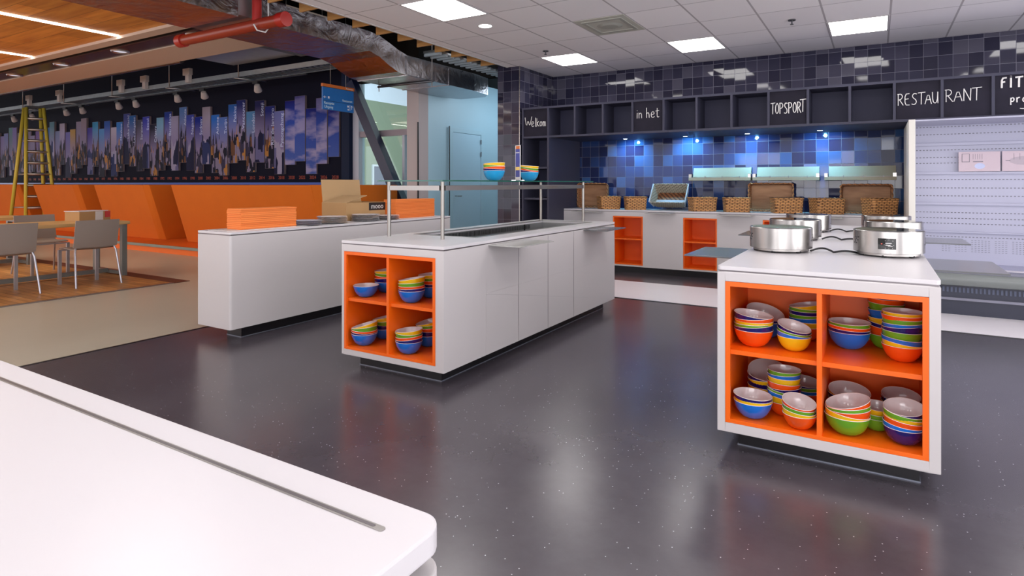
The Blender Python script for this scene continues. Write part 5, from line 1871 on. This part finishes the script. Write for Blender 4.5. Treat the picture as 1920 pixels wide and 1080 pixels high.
duct_seg([(-5, 3.10, 3.36), (3.95, 3.10, 3.36)], 'duct_section')
duct_seg([(4.25, 3.10, 3.36), (5.86, 3.10, 3.36)], 'duct_section')
duct_seg([(3.95, 3.12, 3.34), (4.25, 3.12, 3.34)], 'duct_joint', M['galv'])
duct_seg([(5.86, 3.10, 3.36), (6.05, 3.06, 3.34), (6.25, 2.97, 3.28), (6.42, 2.91, 3.22), (6.6, 2.89, 3.18)], 'duct_bend')
m_ = MB()
pts = [(DX0, 6.6), (DX0, 8.6), (DX0 + 0.15, 9.0), (DX1 - 0.25, 9.0), (DX1 - 0.06, 8.8), (DX1, 8.3), (DX1, 6.6)]
m_.prism(pts[::-1], 2.89, 3.18)
m_.build('duct_end', M['foil'], t, bevel=0.01)
for y in (1.6, 4.25, 6.6, 7.6):
    zz = 3.10 if y < 5 else 2.89
    MB().box(DX0 - 0.010, y - 0.015, zz - 0.008, DX1 + 0.010, y + 0.015, zz + 0.27).build('duct_flange', M['foil'], t)
MB().tube([(DX0 - 0.08, 7.1, 2.875), (DX1 + 0.08, 7.1, 2.875)], 0.018, 8).build('support_rail', M['darksteel'], t)
for x in (DX0 - 0.06, DX1 + 0.06):
    MB().tube([(x, 7.1, 2.80), (x, 7.1, 4.6)], 0.007, 6).build('hanger_rod', M['alu'], t)

t = thing('red_pipe', 'thick red sprinkler pipe crossing under the foil duct', 'pipe', (-6, 4.1, 3.0))
MB().tube([(-7.02, 4.10, 3.03), (-5.16, 4.10, 3.03)], 0.062, 18).build('pipe_run', M['redpipe'], t)
for x in (-7.0, -5.20):
    MB().tube([(x - 0.05, 4.10, 3.03), (x + 0.05, 4.10, 3.03)], 0.076, 18).build('coupling', M['redfit'], t)
MB().tube([(-5.62, 4.10, 3.03), (-5.62, 4.10, 3.9)], 0.05, 14).build('riser', M['redfit'], t)
MB().tube([(-5.55, 4.01, 3.01), (-5.55, 4.05, 2.955), (-5.55, 4.15, 2.955), (-5.55, 4.19, 3.01), (-5.55, 4.18, 3.6)], 0.008, 6).build('pipe_clip', M['whitemetal'], t)
o = MB().tube([(-5.30, 3.4, 3.46), (-5.30, 9.3, 3.46)], 0.055, 14).build('red_branch_pipe', M['redpipe'], origin=(-5.3, 6, 3.46))
tag(o, 'red pipe running behind the wooden baffles along the ceiling edge', 'pipe')

yb = [3.66, 4.06, 4.46, 4.855, 5.24, 5.64, 6.04, 6.43, 6.82, 7.21, 7.61, 7.99]
bf = None
for k, y in enumerate(yb):
    if bf is None:
        bf = MB().box(-5.38, -0.011, 0.0, -4.9, 0.011, 0.15).build('wood_baffle', M['baffle'], origin=(0, 0, 0))
        for v in bf.data.vertices:
            v.co.x += 5.14
        o = bf
    else:
        o = bf.copy()
        COL.objects.link(o)
    o.location = (-5.14, y, CZ + 0.021)
    lab = 'wooden baffle board at the ceiling edge, %s from the pillar' % ['nearest', 'second', 'third', 'fourth', 'fifth', 'sixth', 'seventh', 'eighth', 'ninth', 'tenth', 'eleventh', 'twelfth'][len(yb) - 1 - k]
    tag(o, lab, 'baffle', 'wooden baffles along the ceiling edge')

# added ribbed strip beside the foil duct, imitates reflections of the corrugated deck
t = thing('ribbed_duct', 'dark ribbed metal duct behind the baffles above the pale blue door', 'duct', (-5.6, 8, 3.3))
MB().box(-5.66, 6.9, 3.25, -5.42, 11.2, 3.28).build('duct_body', M['galv'], t)
m_ = MB()
for k in range(30):
    y = 6.75 + k * 0.15
    m_.box(-5.69, y + 0.2, 3.215, -5.40, y + 0.25, 3.25)
m_.build('ribs', mat('pale_grey_ribs', (0.36, 0.42, 0.46), 0.5), t)

# cable tray with track spots
t = thing('cable_tray', 'long perforated cable tray hanging in front of the navy wall', 'cable tray', (-20, 8.2, 3.62))
m_ = MB()
m_.box(-40, 8.02, 3.62, -8.6, 8.04, 3.72)
m_.box(-40, 8.46, 3.62, -8.6, 8.48, 3.72)
m_.build('side_rails', M['galv'], t)
m_ = MB()
x = -26
while x < -8.6:
    m_.box(x, 8.04, 3.625, x + 0.05, 8.46, 3.64)
    x += 0.16
o = m_.build('rungs', M['galv'], t)
o['kind'] = 'stuff'
for x in (-11.6, -14.2, -16.8, -19.4, -22):
    MB().tube([(x, 8.01, 3.6), (x, 8.01, 4.6)], 0.008, 6).build('hanger_rod', M['alu'], t)
    MB().tube([(x - 0.1, 7.98, 3.60), (x + 0.1, 8.62, 3.60)], 0.016, 6).build('cross_bar', M['galv'], t)
o = MB().box(-40, 8.28, 3.54, -9.8, 8.32, 3.57).build('spot_track', M['black'], origin=(-20, 8.3, 3.55))
tag(o, 'black lighting track beneath the cable tray', 'track')


def spot_fix(x, lab, pre=None):
    if pre is None:
        t = thing('track_spot', lab, 'spotlight', (x, 8.30, 3.54), 0, 'track spots in front of the navy wall')
        MB().box(-0.09, -0.03, -0.05, 0.09, 0.03, 0.0).build('adapter', M['black'], t, world=False)
        MB().tube([(0, 0, -0.05), (0, 0, -0.09)], 0.012, 8).build('stem', M['track'], t, world=False)
        Mx = Matrix.Translation((0.03, 0.02, -0.14)) @ Matrix.Rotation(radians(35), 4, 'X') @ Matrix.Rotation(radians(25), 4, 'Y')
        MB().lathe([(0.035, -0.09), (0.055, -0.08), (0.085, 0.06), (0.08, 0.075), (0.05, 0.06)], (0, 0, 0), 18, 0, Mx @ Matrix.Rotation(pi, 4, 'X'), None, True, False).build('head', M['track'], t, world=False)
        return t
    c = copy_tree(pre)
    c.location = (x, 8.30, 3.54)
    c['label'] = lab
    return c


sp0 = None
SX = [-11.41, -13.34, -14.42, -16.29, -17.13, -19.08, -20.02, -22.2, -23.5]
for k, x in enumerate(SX):
    lab = 'white track spot in front of the navy wall, %s from the right' % (['first'] + ORD[1:])[k]
    c = spot_fix(x, lab, sp0)
    if sp0 is None:
        sp0 = c
    spot('track_light', (x, 8.32, 3.34), (x + 0.3, 9.2, 2.0), 6, (0.9, 0.9, 1.0), 110, 0.9, 0.05)
wx = None
for k, x in enumerate((-13.4, -15.2, -16.3, -19.6, -21.5)):
    if wx is None:
        wx = thing('junction_box', '', 'junction box', (x, 7.978, 3.76), 0, 'white boxes above the cable tray')
        MB().box(-0.13, -0.04, 0.05, 0.13, 0.04, 0.20).build('box', M['track'], wx, world=False, bevel=0.005)
        MB().box(-0.03, -0.04, -0.12, 0.10, 0.04, 0.05).build('plug', M['track'], wx, world=False, bevel=0.005)
        c = wx
    else:
        c = copy_tree(wx)
        c.location = (x, 7.978, 3.76)
    c['label'] = 'white junction box on the cable tray, %s from the right' % ['first', 'second', 'third', 'fourth', 'fifth'][k]

# other plenum services
o = MB().tube([(-26, 7.2, 3.90), (-12.3, 7.2, 3.90)], 0.06, 12).build('foil_pipe', M['foil'], origin=(-18, 7.2, 3.9))
tag(o, 'thin silver foil pipe in the dark ceiling void above the cable tray', 'pipe')
t = thing('air_unit', 'grey sheet metal air unit in the ceiling void beside the foil duct', 'air unit', (-10, 7.3, 3.9))
MB().box(-11.6, 6.9, 3.84, -9.5, 7.9, 4.25).build('casing', M['galv'], t)
MB().box(-9.5, 6.88, 3.80, -8.6, 7.9, 4.3).build('fan_section', mat('unit_grey', (0.16, 0.18, 0.19), 0.5, 0.4), t)
MB().box(-9.4, 6.86, 3.86, -8.75, 6.88, 3.96).build('blue_label', M['signblue'], t)
MB().box(-9.52, 6.85, 3.78, -8.55, 6.89, 3.82).build('unit_rail', M['galv'], t)
for x, y in ((-11.4, 7.0), (-11.4, 7.8), (-8.8, 7.0), (-8.8, 7.8)):
    MB().tube([(x, y, 4.2), (x, y, 4.6)], 0.01, 6).build('hanger_rod', M['alu'], t)
